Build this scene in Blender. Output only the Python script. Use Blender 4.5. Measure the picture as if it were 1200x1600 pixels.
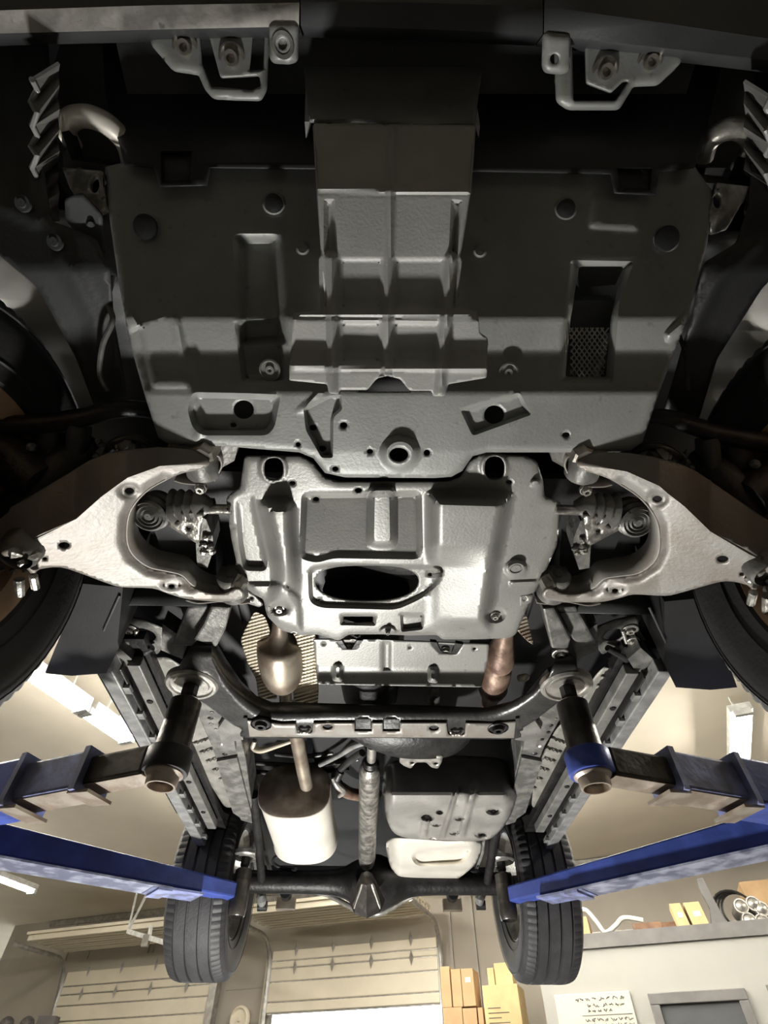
import bpy, math, random
import numpy as np
from mathutils import Vector, Matrix
from mathutils.geometry import delaunay_2d_cdt
R = random.Random(7)
for o in list(bpy.data.objects): bpy.data.objects.remove(o)
SC = bpy.context.scene
COL = SC.collection
PI = math.pi
EYE = 1.2            # camera height over the shop floor; heights below are given from the eye

# ------------------------------------------------------------------ camera
F = 830.0            # focal length in pixels of the 1200 x 1600 frame
PITCH = math.radians(49.7); YAW = math.radians(1.6)
FW = Vector((math.sin(YAW)*math.cos(PITCH), math.cos(YAW)*math.cos(PITCH), math.sin(PITCH)))
RT = Vector((math.cos(YAW), -math.sin(YAW), 0))
DN = FW.cross(RT)
cam_d = bpy.data.cameras.new('camera'); cam = bpy.data.objects.new('camera', cam_d)
cam_d.sensor_fit = 'HORIZONTAL'; cam_d.sensor_width = 36; cam_d.lens = 36*F/1200
cam_d.clip_start = 0.05; cam_d.clip_end = 200
m = Matrix((RT, -DN, -FW)).transposed().to_4x4(); m.translation = (0, 0, EYE)
cam.matrix_world = m
COL.objects.link(cam); SC.camera = cam

# ------------------------------------------------------------------ world, lights, exposure
w = bpy.data.worlds.new('world'); SC.world = w; w.use_nodes = True
w.node_tree.nodes['Background'].inputs[0].default_value = (0.86, 0.93, 1.0, 1)
w.node_tree.nodes['Background'].inputs[1].default_value = 8.0
def area(name, loc, target, sx, sy, power, col):
    d = bpy.data.lights.new(name, 'AREA'); d.shape = 'RECTANGLE'; d.size = sx; d.size_y = sy
    d.energy = power; d.color = col
    o = bpy.data.objects.new(name, d); COL.objects.link(o)
    o.location = Vector(loc)+Vector((0, 0, EYE))
    o.rotation_euler = (Vector(target)-Vector(loc)).to_track_quat('-Z', 'Y').to_euler()
    return o
# inspection lamp standing on the floor under the rear of the car, shining up
area('floor_work_lamp', (-0.34, 2.55, -1.0), (-0.1, 1.6, 0.8), 0.26, 0.20, 92, (1.0, 0.98, 0.93))
SC.view_settings.view_transform = 'Standard'; SC.view_settings.look = 'None'
SC.view_settings.exposure = 0.0; SC.view_settings.gamma = 1; SC.view_settings.use_curve_mapping = False

# ------------------------------------------------------------------ rays: a pixel and one known coordinate give a point
def ray(px, py): return FW*F + RT*(px-600) + DN*(py-800)
def P(px, py, z):
    d = ray(px, py); return d*(z/d.z)
def PY(px, py, y):
    d = ray(px, py); return d*(y/d.y)
def PX(px, py, x):
    d = ray(px, py); return d*(x/d.x)
PHI = math.radians(22)
def W(px, py, dd):      # on a wall plane turned 22 degrees, dd metres ahead of the camera
    d = ray(px, py); return d*(dd*math.cos(PHI)/(d.x*math.sin(PHI)+d.y*math.cos(PHI)))
WU = Vector((math.cos(PHI), -math.sin(PHI), 0)); WN = Vector((math.sin(PHI), math.cos(PHI), 0)); UP = Vector((0, 0, 1))

# ------------------------------------------------------------------ materials
def mat(name, col, rough=0.5, metal=0.0, var=0.25, scale=12, bump=0.0, bscale=80, col2=None, spots=0.0, coat=0, emit=0, wave=None, thr=(0.42, 0.62)):
    m = bpy.data.materials.new(name); m.use_nodes = True
    nt = m.node_tree; b = nt.nodes['Principled BSDF']; L = nt.links
    b.inputs['Roughness'].default_value = rough; b.inputs['Metallic'].default_value = metal
    if coat: b.inputs['Coat Weight'].default_value = coat
    tc = nt.nodes.new('ShaderNodeTexCoord')
    n = nt.nodes.new('ShaderNodeTexNoise'); n.inputs['Scale'].default_value = scale; n.inputs['Detail'].default_value = 6
    L.new(tc.outputs['Object'], n.inputs['Vector'])
    r = nt.nodes.new('ShaderNodeValToRGB'); r.color_ramp.elements[0].position = thr[0]; r.color_ramp.elements[1].position = thr[1]
    c2 = col2 or tuple(c*(1-var) for c in col)
    r.color_ramp.elements[0].color = (*c2, 1); r.color_ramp.elements[1].color = (*col, 1)
    L.new(n.outputs['Fac'], r.inputs['Fac'])
    out = r.outputs['Color']
    if spots:
        n2 = nt.nodes.new('ShaderNodeTexNoise'); n2.inputs['Scale'].default_value = 55; n2.inputs['Detail'].default_value = 3
        L.new(tc.outputs['Object'], n2.inputs['Vector'])
        r2 = nt.nodes.new('ShaderNodeValToRGB'); r2.color_ramp.elements[0].position = 0.66; r2.color_ramp.elements[1].position = 0.74
        r2.color_ramp.elements[1].color = (spots, spots, spots, 1)
        L.new(n2.outputs['Fac'], r2.inputs['Fac'])
        mx = nt.nodes.new('ShaderNodeMix'); mx.data_type = 'RGBA'
        L.new(r2.outputs['Color'], mx.inputs[0]); L.new(out, mx.inputs[6]); mx.inputs[7].default_value = (0.012, 0.011, 0.01, 1)
        out = mx.outputs[2]
    L.new(out, b.inputs['Base Color'])
    if bump or wave:
        bp = nt.nodes.new('ShaderNodeBump'); bp.inputs['Strength'].default_value = bump or 0.4; bp.inputs['Distance'].default_value = 0.004
        if wave:
            wv = nt.nodes.new('ShaderNodeTexWave'); wv.inputs['Scale'].default_value = wave; wv.bands_direction = 'DIAGONAL'
            L.new(tc.outputs['Object'], wv.inputs['Vector']); L.new(wv.outputs['Fac'], bp.inputs['Height'])
        else:
            n3 = nt.nodes.new('ShaderNodeTexNoise'); n3.inputs['Scale'].default_value = bscale; n3.inputs['Detail'].default_value = 4
            L.new(tc.outputs['Object'], n3.inputs['Vector']); L.new(n3.outputs['Fac'], bp.inputs['Height'])
        L.new(bp.outputs['Normal'], b.inputs['Normal'])
    if emit:
        b.inputs['Emission Color'].default_value = (*col, 1); b.inputs['Emission Strength'].default_value = emit
    return m
M = dict(
 skid=mat('grey_skid_paint', (0.27, 0.268, 0.25), 0.42, 0.2, 0.18, 7, 0.12, 160, spots=0.35),
 cover=mat('dark_undercover_paint', (0.29, 0.295, 0.28), 0.45, 0.15, 0.2, 6, 0.12, 170, spots=0.25),
 arm=mat('worn_arm_paint', (0.25, 0.24, 0.22), 0.45, 0.2, 0.15, 9, 0.15, 120, col2=(0.21, 0.185, 0.16), spots=0.2),
 frame=mat('black_frame_paint', (0.05, 0.049, 0.047), 0.32, 0.2, 0.4, 12, 0.3, 70),
 rail=mat('dusty_frame_paint', (0.22, 0.215, 0.20), 0.45, 0.3, 0.5, 18, 0.5, 60, spots=0.8),
 black=mat('black_plastic', (0.016, 0.016, 0.017), 0.5, 0, 0.3, 8, 0.1, 200),
 dark=mat('dark_greasy_metal', (0.022, 0.021, 0.021), 0.45, 0.3, 0.5, 20, 0.5, 60),
 liner=mat('wheel_liner_plastic', (0.05, 0.052, 0.052), 0.5, 0, 0.3, 6, 0.1, 150),
 bumper=mat('bumper_plastic', (0.055, 0.057, 0.06), 0.5, 0, 0.25, 5, 0.1, 200),
 lip=mat('lit_scuffed_bumper_lip', (0.62, 0.6, 0.56), 0.5, 0.3, 0.5, 14, 0.25, 90, spots=0.5),  # pale base stands in for light on the lip; the dark spots are wear
 channel=mat('grey_channel_plastic', (0.40, 0.40, 0.38), 0.45, 0, 0.12, 10, 0.15, 220),
 steel=mat('bare_steel', (0.55, 0.53, 0.49), 0.38, 0.75, 0.3, 25, 0.3, 90),
 bolt=mat('bolt_steel', (0.42, 0.39, 0.34), 0.35, 0.8, 0.4, 40, 0.2, 100),
 rubber=mat('tire_rubber', (0.025, 0.0245, 0.025), 0.55, 0, 0.25, 14, 0.25, 90),
 dusty=mat('dusty_tire_rubber', (0.045, 0.044, 0.046), 0.6, 0, 0.3, 10, 0.3, 90),
 boot=mat('rubber_boot', (0.17, 0.165, 0.155), 0.4, 0, 0.4, 25, 0.3, 70),
 alum=mat('aluminised_steel', (0.80, 0.76, 0.68), 0.42, 0.3, 0.12, 6, 0.08, 90),
 pipe=mat('heat_stained_pipe', (0.42, 0.37, 0.30), 0.4, 0.6, 0.35, 8, 0.15, 60, col2=(0.22, 0.17, 0.13)),
 rust=mat('rusty_cat_shell', (0.30, 0.205, 0.15), 0.5, 0.4, 0.4, 14, 0.4, 50, col2=(0.12, 0.07, 0.05)),
 foil=mat('ribbed_heat_shield', (0.68, 0.61, 0.48), 0.4, 0.5, 0.2, 10, 0.1, 60),
 rim=mat('bronze_wheel_inside', (0.62, 0.44, 0.29), 0.4, 0.2, 0.3, 5, 0.15, 60, col2=(0.38, 0.25, 0.16)),
 horn=mat('scaly_frame_metal', (0.5, 0.48, 0.44), 0.35, 0.7, 0.6, 35, 1.0, 45, spots=0.9),
 blue=mat('blue_lift_paint', (0.06, 0.10, 0.42), 0.4, 0.1, 0.35, 9, 0.25, 60),
 bluew=mat('worn_blue_lift_paint', (0.28, 0.32, 0.60), 0.42, 0.1, 0.3, 16, 0.3, 60, col2=(0.16, 0.17, 0.26)),
 liftsteel=mat('greasy_lift_steel', (0.11, 0.10, 0.09), 0.33, 0.6, 0.5, 14, 0.35, 60),
 rawsteel=mat('worn_lift_steel', (0.45, 0.40, 0.34), 0.4, 0.5, 0.5, 12, 0.3, 60, col2=(0.30, 0.24, 0.19)),
 sill=mat('undercoated_sill', (0.24, 0.235, 0.22), 0.42, 0.2, 0.35, 14, 0.35, 60, spots=0.5),
 sill2=mat('sill_edge', (0.34, 0.34, 0.33), 0.4, 0.3, 0.35, 20, 0.3, 60, spots=0.5),
 pan=mat('floor_pan_coating', (0.30, 0.29, 0.26), 0.5, 0.1, 0.3, 10, 0.4, 60, spots=0.3),
 body=mat('black_body_paint', (0.012, 0.012, 0.014), 0.2, 0, 0.1, 5, coat=0.5),
 ceil=mat('cream_ceiling', (0.84, 0.77, 0.64), 0.8, 0, 0.06, 1.2, 0.05, 30),
 wall=mat('taupe_wall', (0.40, 0.365, 0.31), 0.8, 0, 0.12, 1.0, 0.1, 30),
 wallb=mat('grey_siding', (0.36, 0.34, 0.30), 0.6, 0, 0.12, 1.5, 0.1, 30),
 office=mat('office_wall_paint', (0.38, 0.375, 0.345), 0.75, 0, 0.06, 1.2, 0.05, 30),
 doorp=mat('cream_door_panel', (0.82, 0.75, 0.60), 0.6, 0, 0.08, 2, 0.1, 30),
 galv=mat('galvanised_track', (0.42, 0.40, 0.37), 0.4, 0.6, 0.3, 12, 0.2, 60),
 trim=mat('grey_trim', (0.16, 0.155, 0.15), 0.6, 0, 0.2, 5),
 glass=mat('dark_window_pane', (0.10, 0.105, 0.11), 0.15, 0, 0.1, 2),
 paper=mat('white_board', (0.60, 0.585, 0.50), 0.6, 0, 0.04, 3),
 ink=mat('ink', (0.10, 0.09, 0.08), 0.7, 0),
 card=mat('cardboard', (0.56, 0.37, 0.20), 0.8, 0, 0.15, 4, 0.1, 40),
 card2=mat('pale_cardboard', (0.70, 0.52, 0.27), 0.8, 0, 0.15, 4, 0.1, 40),
 wood=mat('brown_wood', (0.22, 0.12, 0.07), 0.7, 0, 0.4, 8),
 white=mat('white_plastic', (0.75, 0.75, 0.72), 0.5),
 sky=mat('sky_blue_plastic', (0.12, 0.42, 0.72), 0.5),
 floor=mat('shop_concrete', (0.07, 0.068, 0.064), 0.55, 0, 0.3, 2, 0.2, 20),
 apron=mat('pale_bounce_concrete', (0.6, 0.58, 0.54), 0.8, 0, 0.15, 1),
 flange=mat('chipped_lit_blue_edge', (0.36, 0.38, 0.48), 0.45, 0.1, 0.4, 16, 0.3, 60, col2=(0.14, 0.15, 0.22)),  # paler than the beam: lamp light on the lower flange put into the colour
 tank=mat('tank_guard_coating', (0.30, 0.29, 0.27), 0.4, 0.2, 0.3, 6, 0.15, 90, spots=0.4),
 tube=mat('lit_fluorescent_tube', (1.0, 0.95, 0.85), 0.5, emit=112, var=0),
 tape=mat('label_paper', (0.8, 0.76, 0.68), 0.7),
 grass=mat('bright_tree', (0.35, 0.5, 0.38), 0.9, 0, 0.4, 3),
)

# ------------------------------------------------------------------ object makers
OFF = Vector((0, 0, EYE))
def wloc(o):
    p = Vector(o.location)
    while o.parent: o = o.parent; p += o.location
    return p
def mk(name, V, Fc, material, parent=None, smooth=True, thick=0, angle=35, label=None, mats=None, bevel=0):
    V = [Vector(v)+OFF for v in V]
    mn = Vector((min(v.x for v in V), min(v.y for v in V), min(v.z for v in V)))
    mxx = Vector((max(v.x for v in V), max(v.y for v in V), max(v.z for v in V)))
    c = (mn+mxx)/2; c.z = mn.z
    me = bpy.data.meshes.new(name); me.from_pydata([v-c for v in V], [], Fc); me.update()
    me.materials.append(M[material] if isinstance(material, str) else material)
    if smooth:
        me.polygons.foreach_set('use_smooth', [True]*len(me.polygons))
        me.set_sharp_from_angle(angle=math.radians(angle))
    o = bpy.data.objects.new(name, me); COL.objects.link(o)
    if parent is not None:
        o.parent = parent; o.location = c-wloc(parent)
    else: o.location = c
    if thick:
        s = o.modifiers.new('solid', 'SOLIDIFY'); s.thickness = thick; s.offset = 0
    if bevel:
        s = o.modifiers.new('bevel', 'BEVEL'); s.width = bevel; s.segments = 2; s.limit_method = 'ANGLE'
    if label: o['label'] = label
    return o
def empty(name, loc, label, cat, group=None):
    o = bpy.data.objects.new(name, None); COL.objects.link(o); o.location = Vector(loc)+OFF; o.empty_display_size = 0.1
    o['label'] = label; o['category'] = cat
    if group: o['group'] = group
    return o
def tag(o, label, cat, group=None):
    o['label'] = label; o['category'] = cat
    if group: o['group'] = group
    return o
def struct(o): o['kind'] = 'structure'; return o

class MB:
    def __init__(s): s.v = []; s.f = []
    def add(s, V, Fc):
        n = len(s.v); s.v += [Vector(v) for v in V]; s.f += [tuple(i+n for i in f) for f in Fc]; return s
    def box(s, c, size, ux=Vector((1, 0, 0)), uy=Vector((0, 1, 0)), uz=Vector((0, 0, 1))):
        c = Vector(c); hx, hy, hz = [q/2 for q in size]
        V = [c+ux*(hx*a)+uy*(hy*b)+uz*(hz*d) for a in (-1, 1) for b in (-1, 1) for d in (-1, 1)]
        return s.add(V, [(0, 1, 3, 2), (4, 6, 7, 5), (0, 4, 5, 1), (2, 3, 7, 6), (0, 2, 6, 4), (1, 5, 7, 3)])
    def bar(s, a, b, wd, h, up=Vector((0, 0, 1))):
        a = Vector(a); b = Vector(b); d = (b-a); l = d.length; d = d/l
        side = d.cross(up).normalized(); u = side.cross(d)
        return s.box((a+b)/2, (l, wd, h), d, side, u)
    def prism(s, A, B):      # two matching loops
        n = len(A)
        return s.add(list(A)+list(B), [tuple(range(n))[::-1], tuple(range(n, 2*n))]+[(i, (i+1) % n, n+(i+1) % n, n+i) for i in range(n)])
    def tube(s, pts, r, seg=14, caps=True, flat=None):
        pts = [Vector(p) for p in pts]; n = len(pts)
        rr = r if isinstance(r, (list, tuple)) else [r]*n
        V = []; prev = None
        for i, p in enumerate(pts):
            t = (pts[min(i+1, n-1)]-pts[max(i-1, 0)]).normalized()
            if prev is None:
                a = Vector((0, 0, 1)) if abs(t.z) < 0.9 else Vector((0, 1, 0))
                u = a.cross(t).normalized()
            else:
                u = (prev-t*prev.dot(t)).normalized()
            prev = u; v = t.cross(u)
            for k in range(seg):
                a = 2*PI*k/seg
                V.append(p+u*(rr[i]*math.cos(a))+v*(rr[i]*math.sin(a)*(flat or 1)))
        Fc = [(i*seg+k, i*seg+(k+1) % seg, (i+1)*seg+(k+1) % seg, (i+1)*seg+k) for i in range(n-1) for k in range(seg)]
        if caps: Fc += [tuple(range(seg))[::-1], tuple((n-1)*seg+k for k in range(seg))]
        return s.add(V, Fc)
    def lathe(s, c, axis, prof, seg=32, sx=1, mod=None):      # prof: (offset along axis, radius)
        axis = Vector(axis).normalized(); c = Vector(c)
        a = Vector((0, 0, 1)) if abs(axis.z) < 0.9 else Vector((1, 0, 0))
        u = a.cross(axis).normalized(); v = axis.cross(u)
        V = []
        for j, (h, r) in enumerate(prof):
            for k in range(seg):
                t = 2*PI*k/seg; q = r+(mod(j, k) if mod else 0)
                V.append(c+axis*h+u*(q*math.cos(t)*sx)+v*(q*math.sin(t)))
        n = len(prof)
        return s.add(V, [(i*seg+k, i*seg+(k+1) % seg, (i+1)*seg+(k+1) % seg, (i+1)*seg+k) for i in range(n-1) for k in range(seg)])
    def sphere(s, c, r, n=8):
        return s.lathe(c, (0, 0, 1), [(-r*math.cos(PI*i/n), max(1e-4, r*math.sin(PI*i/n))) for i in range(n+1)], 2*n)
    def out(s, name, material, parent=None, **k): return mk(name, s.v, s.f, material, parent, **k)

def el(cx, cy, rx, ry, n=20, rot=0):
    c, q = math.cos(rot), math.sin(rot)
    return [(cx+rx*math.cos(t)*c-ry*math.sin(t)*q, cy+rx*math.cos(t)*q+ry*math.sin(t)*c) for t in [2*PI*i/n for i in range(n)]]
def rp(pts, r=8, n=4):                       # polygon with rounded corners
    out = []; N = len(pts)
    for i in range(N):
        a, b, c = pts[i-1], pts[i], pts[(i+1) % N]
        def tow(p, q, d):
            l = math.hypot(q[0]-p[0], q[1]-p[1]); t = min(d/l, 0.48) if l else 0
            return (p[0]+(q[0]-p[0])*t, p[1]+(q[1]-p[1])*t)
        s, e = tow(b, a, r), tow(b, c, r)
        for k in range(n+1):
            t = k/n
            out.append(((1-t)**2*s[0]+2*t*(1-t)*b[0]+t*t*e[0], (1-t)**2*s[1]+2*t*(1-t)*b[1]+t*t*e[1]))
    return out
def slot(x0, y0, x1, y1): return rp([(x0, y0), (x1, y0), (x1, y1), (x0, y1)], min(x1-x0, y1-y0)*0.5)
def cr(pts, n=6, closed=False):              # smooth curve through points of any dimension
    N = len(pts); out = []
    g = (lambda i: pts[i % N]) if closed else (lambda i: pts[max(0, min(N-1, i))])
    for i in range(N if closed else N-1):
        p = [g(i-1), g(i), g(i+1), g(i+2)]
        for k in range(n):
            t = k/n
            out.append(tuple(0.5*(2*b+(c-a)*t+(2*a-5*b+4*c-d)*t*t+(3*b-a-3*c+d)*t**3) for a, b, c, d in zip(*p)))
    if not closed: out.append(tuple(pts[-1]))
    return out

def inside(X, Y, poly):
    res = np.zeros(X.shape, bool); n = len(poly)
    for i in range(n):
        x0, y0 = poly[i]; x1, y1 = poly[(i+1) % n]
        if y0 == y1: continue
        c = (y0 > Y) != (y1 > Y)
        res ^= c & (X < (x1-x0)*(Y-y0)/(y1-y0)+x0)
    return res
def dist(X, Y, poly, closed=True):
    best = np.full(X.shape, 1e9); n = len(poly)
    for i in range(n if closed else n-1):
        x0, y0 = poly[i]; x1, y1 = poly[(i+1) % n]; dx, dy = x1-x0, y1-y0
        L = dx*dx+dy*dy or 1e-9
        t = np.clip(((X-x0)*dx+(Y-y0)*dy)/L, 0, 1)
        best = np.minimum(best, np.hypot(X-x0-t*dx, Y-y0-t*dy))
    return best
def prof(knots):
    ks = sorted(knots); a = [k[0] for k in ks]; b = [k[1] for k in ks]
    return lambda X, Y: np.interp(Y, a, b)
def sheet(name, outline, zf, material, parent, holes=(), bumps=(), lines=(), creases=(), step=5, thick=0.003, label=None, angle=50, flange=0, **kw):
    """pressed sheet: outline and relief in frame pixels laid on the height field zf; bump = (polygon, height downwards, edge width px)"""
    if not callable(zf): zc = zf; zf = lambda X, Y: np.full(np.shape(X), float(zc))
    xs = [p[0] for p in outline]; ys = [p[1] for p in outline]
    gx, gy = np.meshgrid(np.arange(min(xs)+step/2, max(xs), step), np.arange(min(ys)+step/2, max(ys), step))
    gx = gx.ravel(); gy = gy.ravel()
    ok = inside(gx, gy, outline) & (dist(gx, gy, outline) > step*0.45)
    loops = [outline]+list(holes)
    for h in holes: ok &= ~inside(gx, gy, h) & (dist(gx, gy, h) > step*0.45)
    contours = []; ring = []
    for b in bumps:
        near = dist(gx, gy, b[0]); ok &= near > step*0.4
        contours.append(b[0])
        if b[2] <= 40:
            ins = inside(gx, gy, b[0]); ok &= ~(ins & (near < b[2]+step*.4))
            area2 = sum(b[0][i-1][0]*b[0][i][1]-b[0][i][0]*b[0][i-1][1] for i in range(len(b[0])))
            sg = 1 if area2 > 0 else -1
            lp = b[0]; dense = []
            for i in range(len(lp)):
                a_, c_ = lp[i-1], lp[i]; k = max(1, int(math.hypot(c_[0]-a_[0], c_[1]-a_[1])/(step*1.2)))
                L_ = math.hypot(c_[0]-a_[0], c_[1]-a_[1])
                if L_ < 1e-6: continue
                nx, ny = -(c_[1]-a_[1])/L_*sg, (c_[0]-a_[0])/L_*sg
                for j in range(k):
                    t = (j+.5)/k; dense.append((a_[0]+(c_[0]-a_[0])*t, a_[1]+(c_[1]-a_[1])*t, nx, ny))
            D_ = np.array(dense)
            fr = (1.0, .5) if b[2] < 14 else (1.0, .75, .5, .25)
            for q in fr:
                X_ = D_[:, 0]+D_[:, 2]*b[2]*q; Y_ = D_[:, 1]+D_[:, 3]*b[2]*q
                g = inside(X_, Y_, b[0]) & (dist(X_, Y_, b[0]) > b[2]*q*.93) & inside(X_, Y_, outline)
                for h in holes: g &= ~inside(X_, Y_, h) & (dist(X_, Y_, h) > step*0.4)
                ring += list(zip(X_[g].tolist(), Y_[g].tolist()))
    for c_ in creases: ok &= dist(gx, gy, c_, False) > step*.45
    gx, gy = gx[ok], gy[ok]
    vs = []; es = []
    def addloop(lp, filt=False):
        pts = []
        for i in range(len(lp)):
            a, b = lp[i], lp[(i+1) % len(lp)]
            k = max(1, int(math.hypot(b[0]-a[0], b[1]-a[1])/(step*1.6)))
            pts += [(a[0]+(b[0]-a[0])*j/k, a[1]+(b[1]-a[1])*j/k) for j in range(k)]
        n0 = len(vs); vs.extend(pts)
        es.extend((n0+i, n0+(i+1) % len(pts)) for i in range(len(pts)))
    for lp in loops: addloop(lp)
    for lp in contours: addloop(lp)
    for c_ in creases:
        n0 = len(vs); vs.extend(c_); es.extend((n0+i, n0+i+1) for i in range(len(c_)-1))
    vs += ring
    vs += list(zip(gx.tolist(), gy.tolist()))
    res = delaunay_2d_cdt([Vector(v) for v in vs], es, [], 0, 1e-3)
    V = np.array([tuple(v) for v in res[0]]); T = [tuple(f) for f in res[2]]
    Ta = np.array(T); cx = V[Ta, 0].mean(1); cy = V[Ta, 1].mean(1)
    keep = inside(cx, cy, outline)
    for h in holes: keep &= ~inside(cx, cy, h)
    X, Y = V[:, 0], V[:, 1]
    Z = zf(X, Y).astype(float)
    for b in bumps:
        ins = inside(X, Y, b[0]); d = dist(X, Y, b[0]); t = np.clip(d/b[2], 0, 1); s = t*t*(3-2*t)
        Z -= np.where(ins, (b[1](X, Y) if callable(b[1]) else b[1])*s, 0)
    for l in lines:      # ribs: (polyline, height, half width)
        d = dist(X, Y, l[0], False); t = np.clip(1-d/l[2], 0, 1); Z -= l[1]*t*t*(3-2*t)
    if flange:
        d = dist(X, Y, outline); t = np.clip(1-d/10, 0, 1); Z += flange*t*t
    D = np.array([FW[i]*F + RT[i]*(X-600) + DN[i]*(Y-800) for i in range(3)])
    Wp = (D*(Z/D[2])).T
    fs = [T[i] for i in np.nonzero(keep)[0]]
    used = sorted({i for f in fs for i in f}); mp = {u: i for i, u in enumerate(used)}
    return mk(name, [tuple(Wp[u]) for u in used], [tuple(mp[i] for i in f)[::-1] for f in fs], material, parent, thick=thick, angle=angle, label=label, **kw)
def plate(name, poly, z0, z1, material, parent, **k):      # solid slab: pixel outline at its lower face, straight up to z1
    A = [P(x, y, z0) for x, y in poly]; B = [Vector((p.x, p.y, z1)) for p in A]
    k.setdefault('smooth', False)
    return MB().prism(A, B).out(name, material, parent, **k)
def pipe(name, pts, material, parent, seg=14, n=6, flat=None, **k):      # pts (px, py, z, radius)
    q = cr(pts, n) if len(pts) > 2 else pts
    return MB().tube([P(a[0], a[1], a[2]) for a in q], [a[3] for a in q], seg, flat=flat).out(name, material, parent, **k)
def bolt(parent, px, py, z, r=0.012, material='bolt', washer=1.6, nrm=(0, 0, -1), name='bolt'):
    c = P(px, py, z); a = Vector(nrm).normalized(); b = MB()
    b.lathe(c, a, [(-0.004, r*washer), (0.003, r*washer), (0.004, r*washer*0.9), (0.004, r*1.05)], 20)
    b.lathe(c, a, [(0.003, r), (0.010, r), (0.012, r*0.85), (0.012, r*0.45), (0.007, r*0.4), (0.007, 0.0005)], 6)
    return b.out(name, material, parent, smooth=False)

# ================================================================== THE SHOP
FLOOR = -1.2; CEIL = 2.87; CX = 0.042
struct(MB().box((0, 6, FLOOR-0.05), (26, 34, 0.1)).out('floor', 'floor', smooth=False))
struct(MB().box((0, 27, FLOOR-0.02), (50, 28, 0.06)).out('pavement', 'apron', smooth=False))  # unseen pale ground added to bounce skylight onto the ceiling
struct(MB().box((0, 6, CEIL+0.05), (26, 34, 0.1)).out('ceiling', 'ceil', smooth=False))
DB = 11.0
def WP(u, z, d=DB): return WU*u + WN*(d*math.cos(PHI)) + UP*z       # point on a turned wall plane
def wu(px, py, d=DB): return W(px, py, d).dot(WU)
def wz(px, py, d=DB): return W(px, py, d).z
def slab(mb, u0, u1, z0, z1, d0, d1):
    return mb.add([WP(u, z, d) for u in (u0, u1) for d in (d0, d1) for z in (z0, z1)],
                  [(0, 1, 3, 2), (4, 6, 7, 5), (0, 4, 5, 1), (2, 3, 7, 6), (0, 2, 6, 4), (1, 5, 7, 3)])
d1a, d1b = wu(104, 1545), wu(333, 1560)
d2a, d2b = wu(424, 1545), wu(692, 1545)
zh = wz(424, 1500)
wb = MB()
slab(wb, -12, d1a, FLOOR, CEIL, DB, DB+.15); slab(wb, d1b, d2a, FLOOR, CEIL, DB, DB+.15); slab(wb, d2b, 12, FLOOR, CEIL, DB, DB+.15)
slab(wb, d1a, d1b, zh, CEIL, DB, DB+.15); slab(wb, d2a, d2b, zh, CEIL, DB, DB+.15)
wall_back = struct(wb.out('wall_back', 'wall', smooth=False))
struct(MB().box((-9, 6, 0.83), (0.1, 34, 4.1)).out('wall_left', 'wall', smooth=False))
struct(MB().box((8.5, 3, 0.83), (0.1, 28, 4.1)).out('wall_right', 'wall', smooth=False))
struct(MB().box((0, -7, 0.83), (24, 0.1, 4.1)).out('wall_front', 'wall', smooth=False))
# siding boards and corner flashings on the upper back wall
for i, (x, y) in enumerate(((112, 1470), (147, 1462), (240, 1450), (248, 1448))):
    u = wu(x, y); s = MB(); slab(s, u-0.01, u+0.03, zh+0.25, CEIL, DB-.03, DB); struct(s.out('trim_%d' % (i+1), 'wallb', smooth=False))
for i, (x, y) in enumerate(((705, 1480), (742, 1480))):
    u = wu(x, y); s = MB(); slab(s, u-0.012, u+0.03, 0, CEIL-.02, DB-.04, DB); struct(s.out('trim_%d' % (i+5), 'wallb', smooth=False))
s = MB(); slab(s, -11, 11, CEIL-.10, CEIL-.01, DB-.05, DB); struct(s.out('trim_8', 'galv', smooth=False))
for k in range(6):
    z = zh-0.35-k*0.42; s = MB(); slab(s, d1b+.22, d2a-.1, z, z+0.012, DB-.012, DB); struct(s.out('trim_%d' % (9+k), 'wallb', smooth=False))

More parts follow.
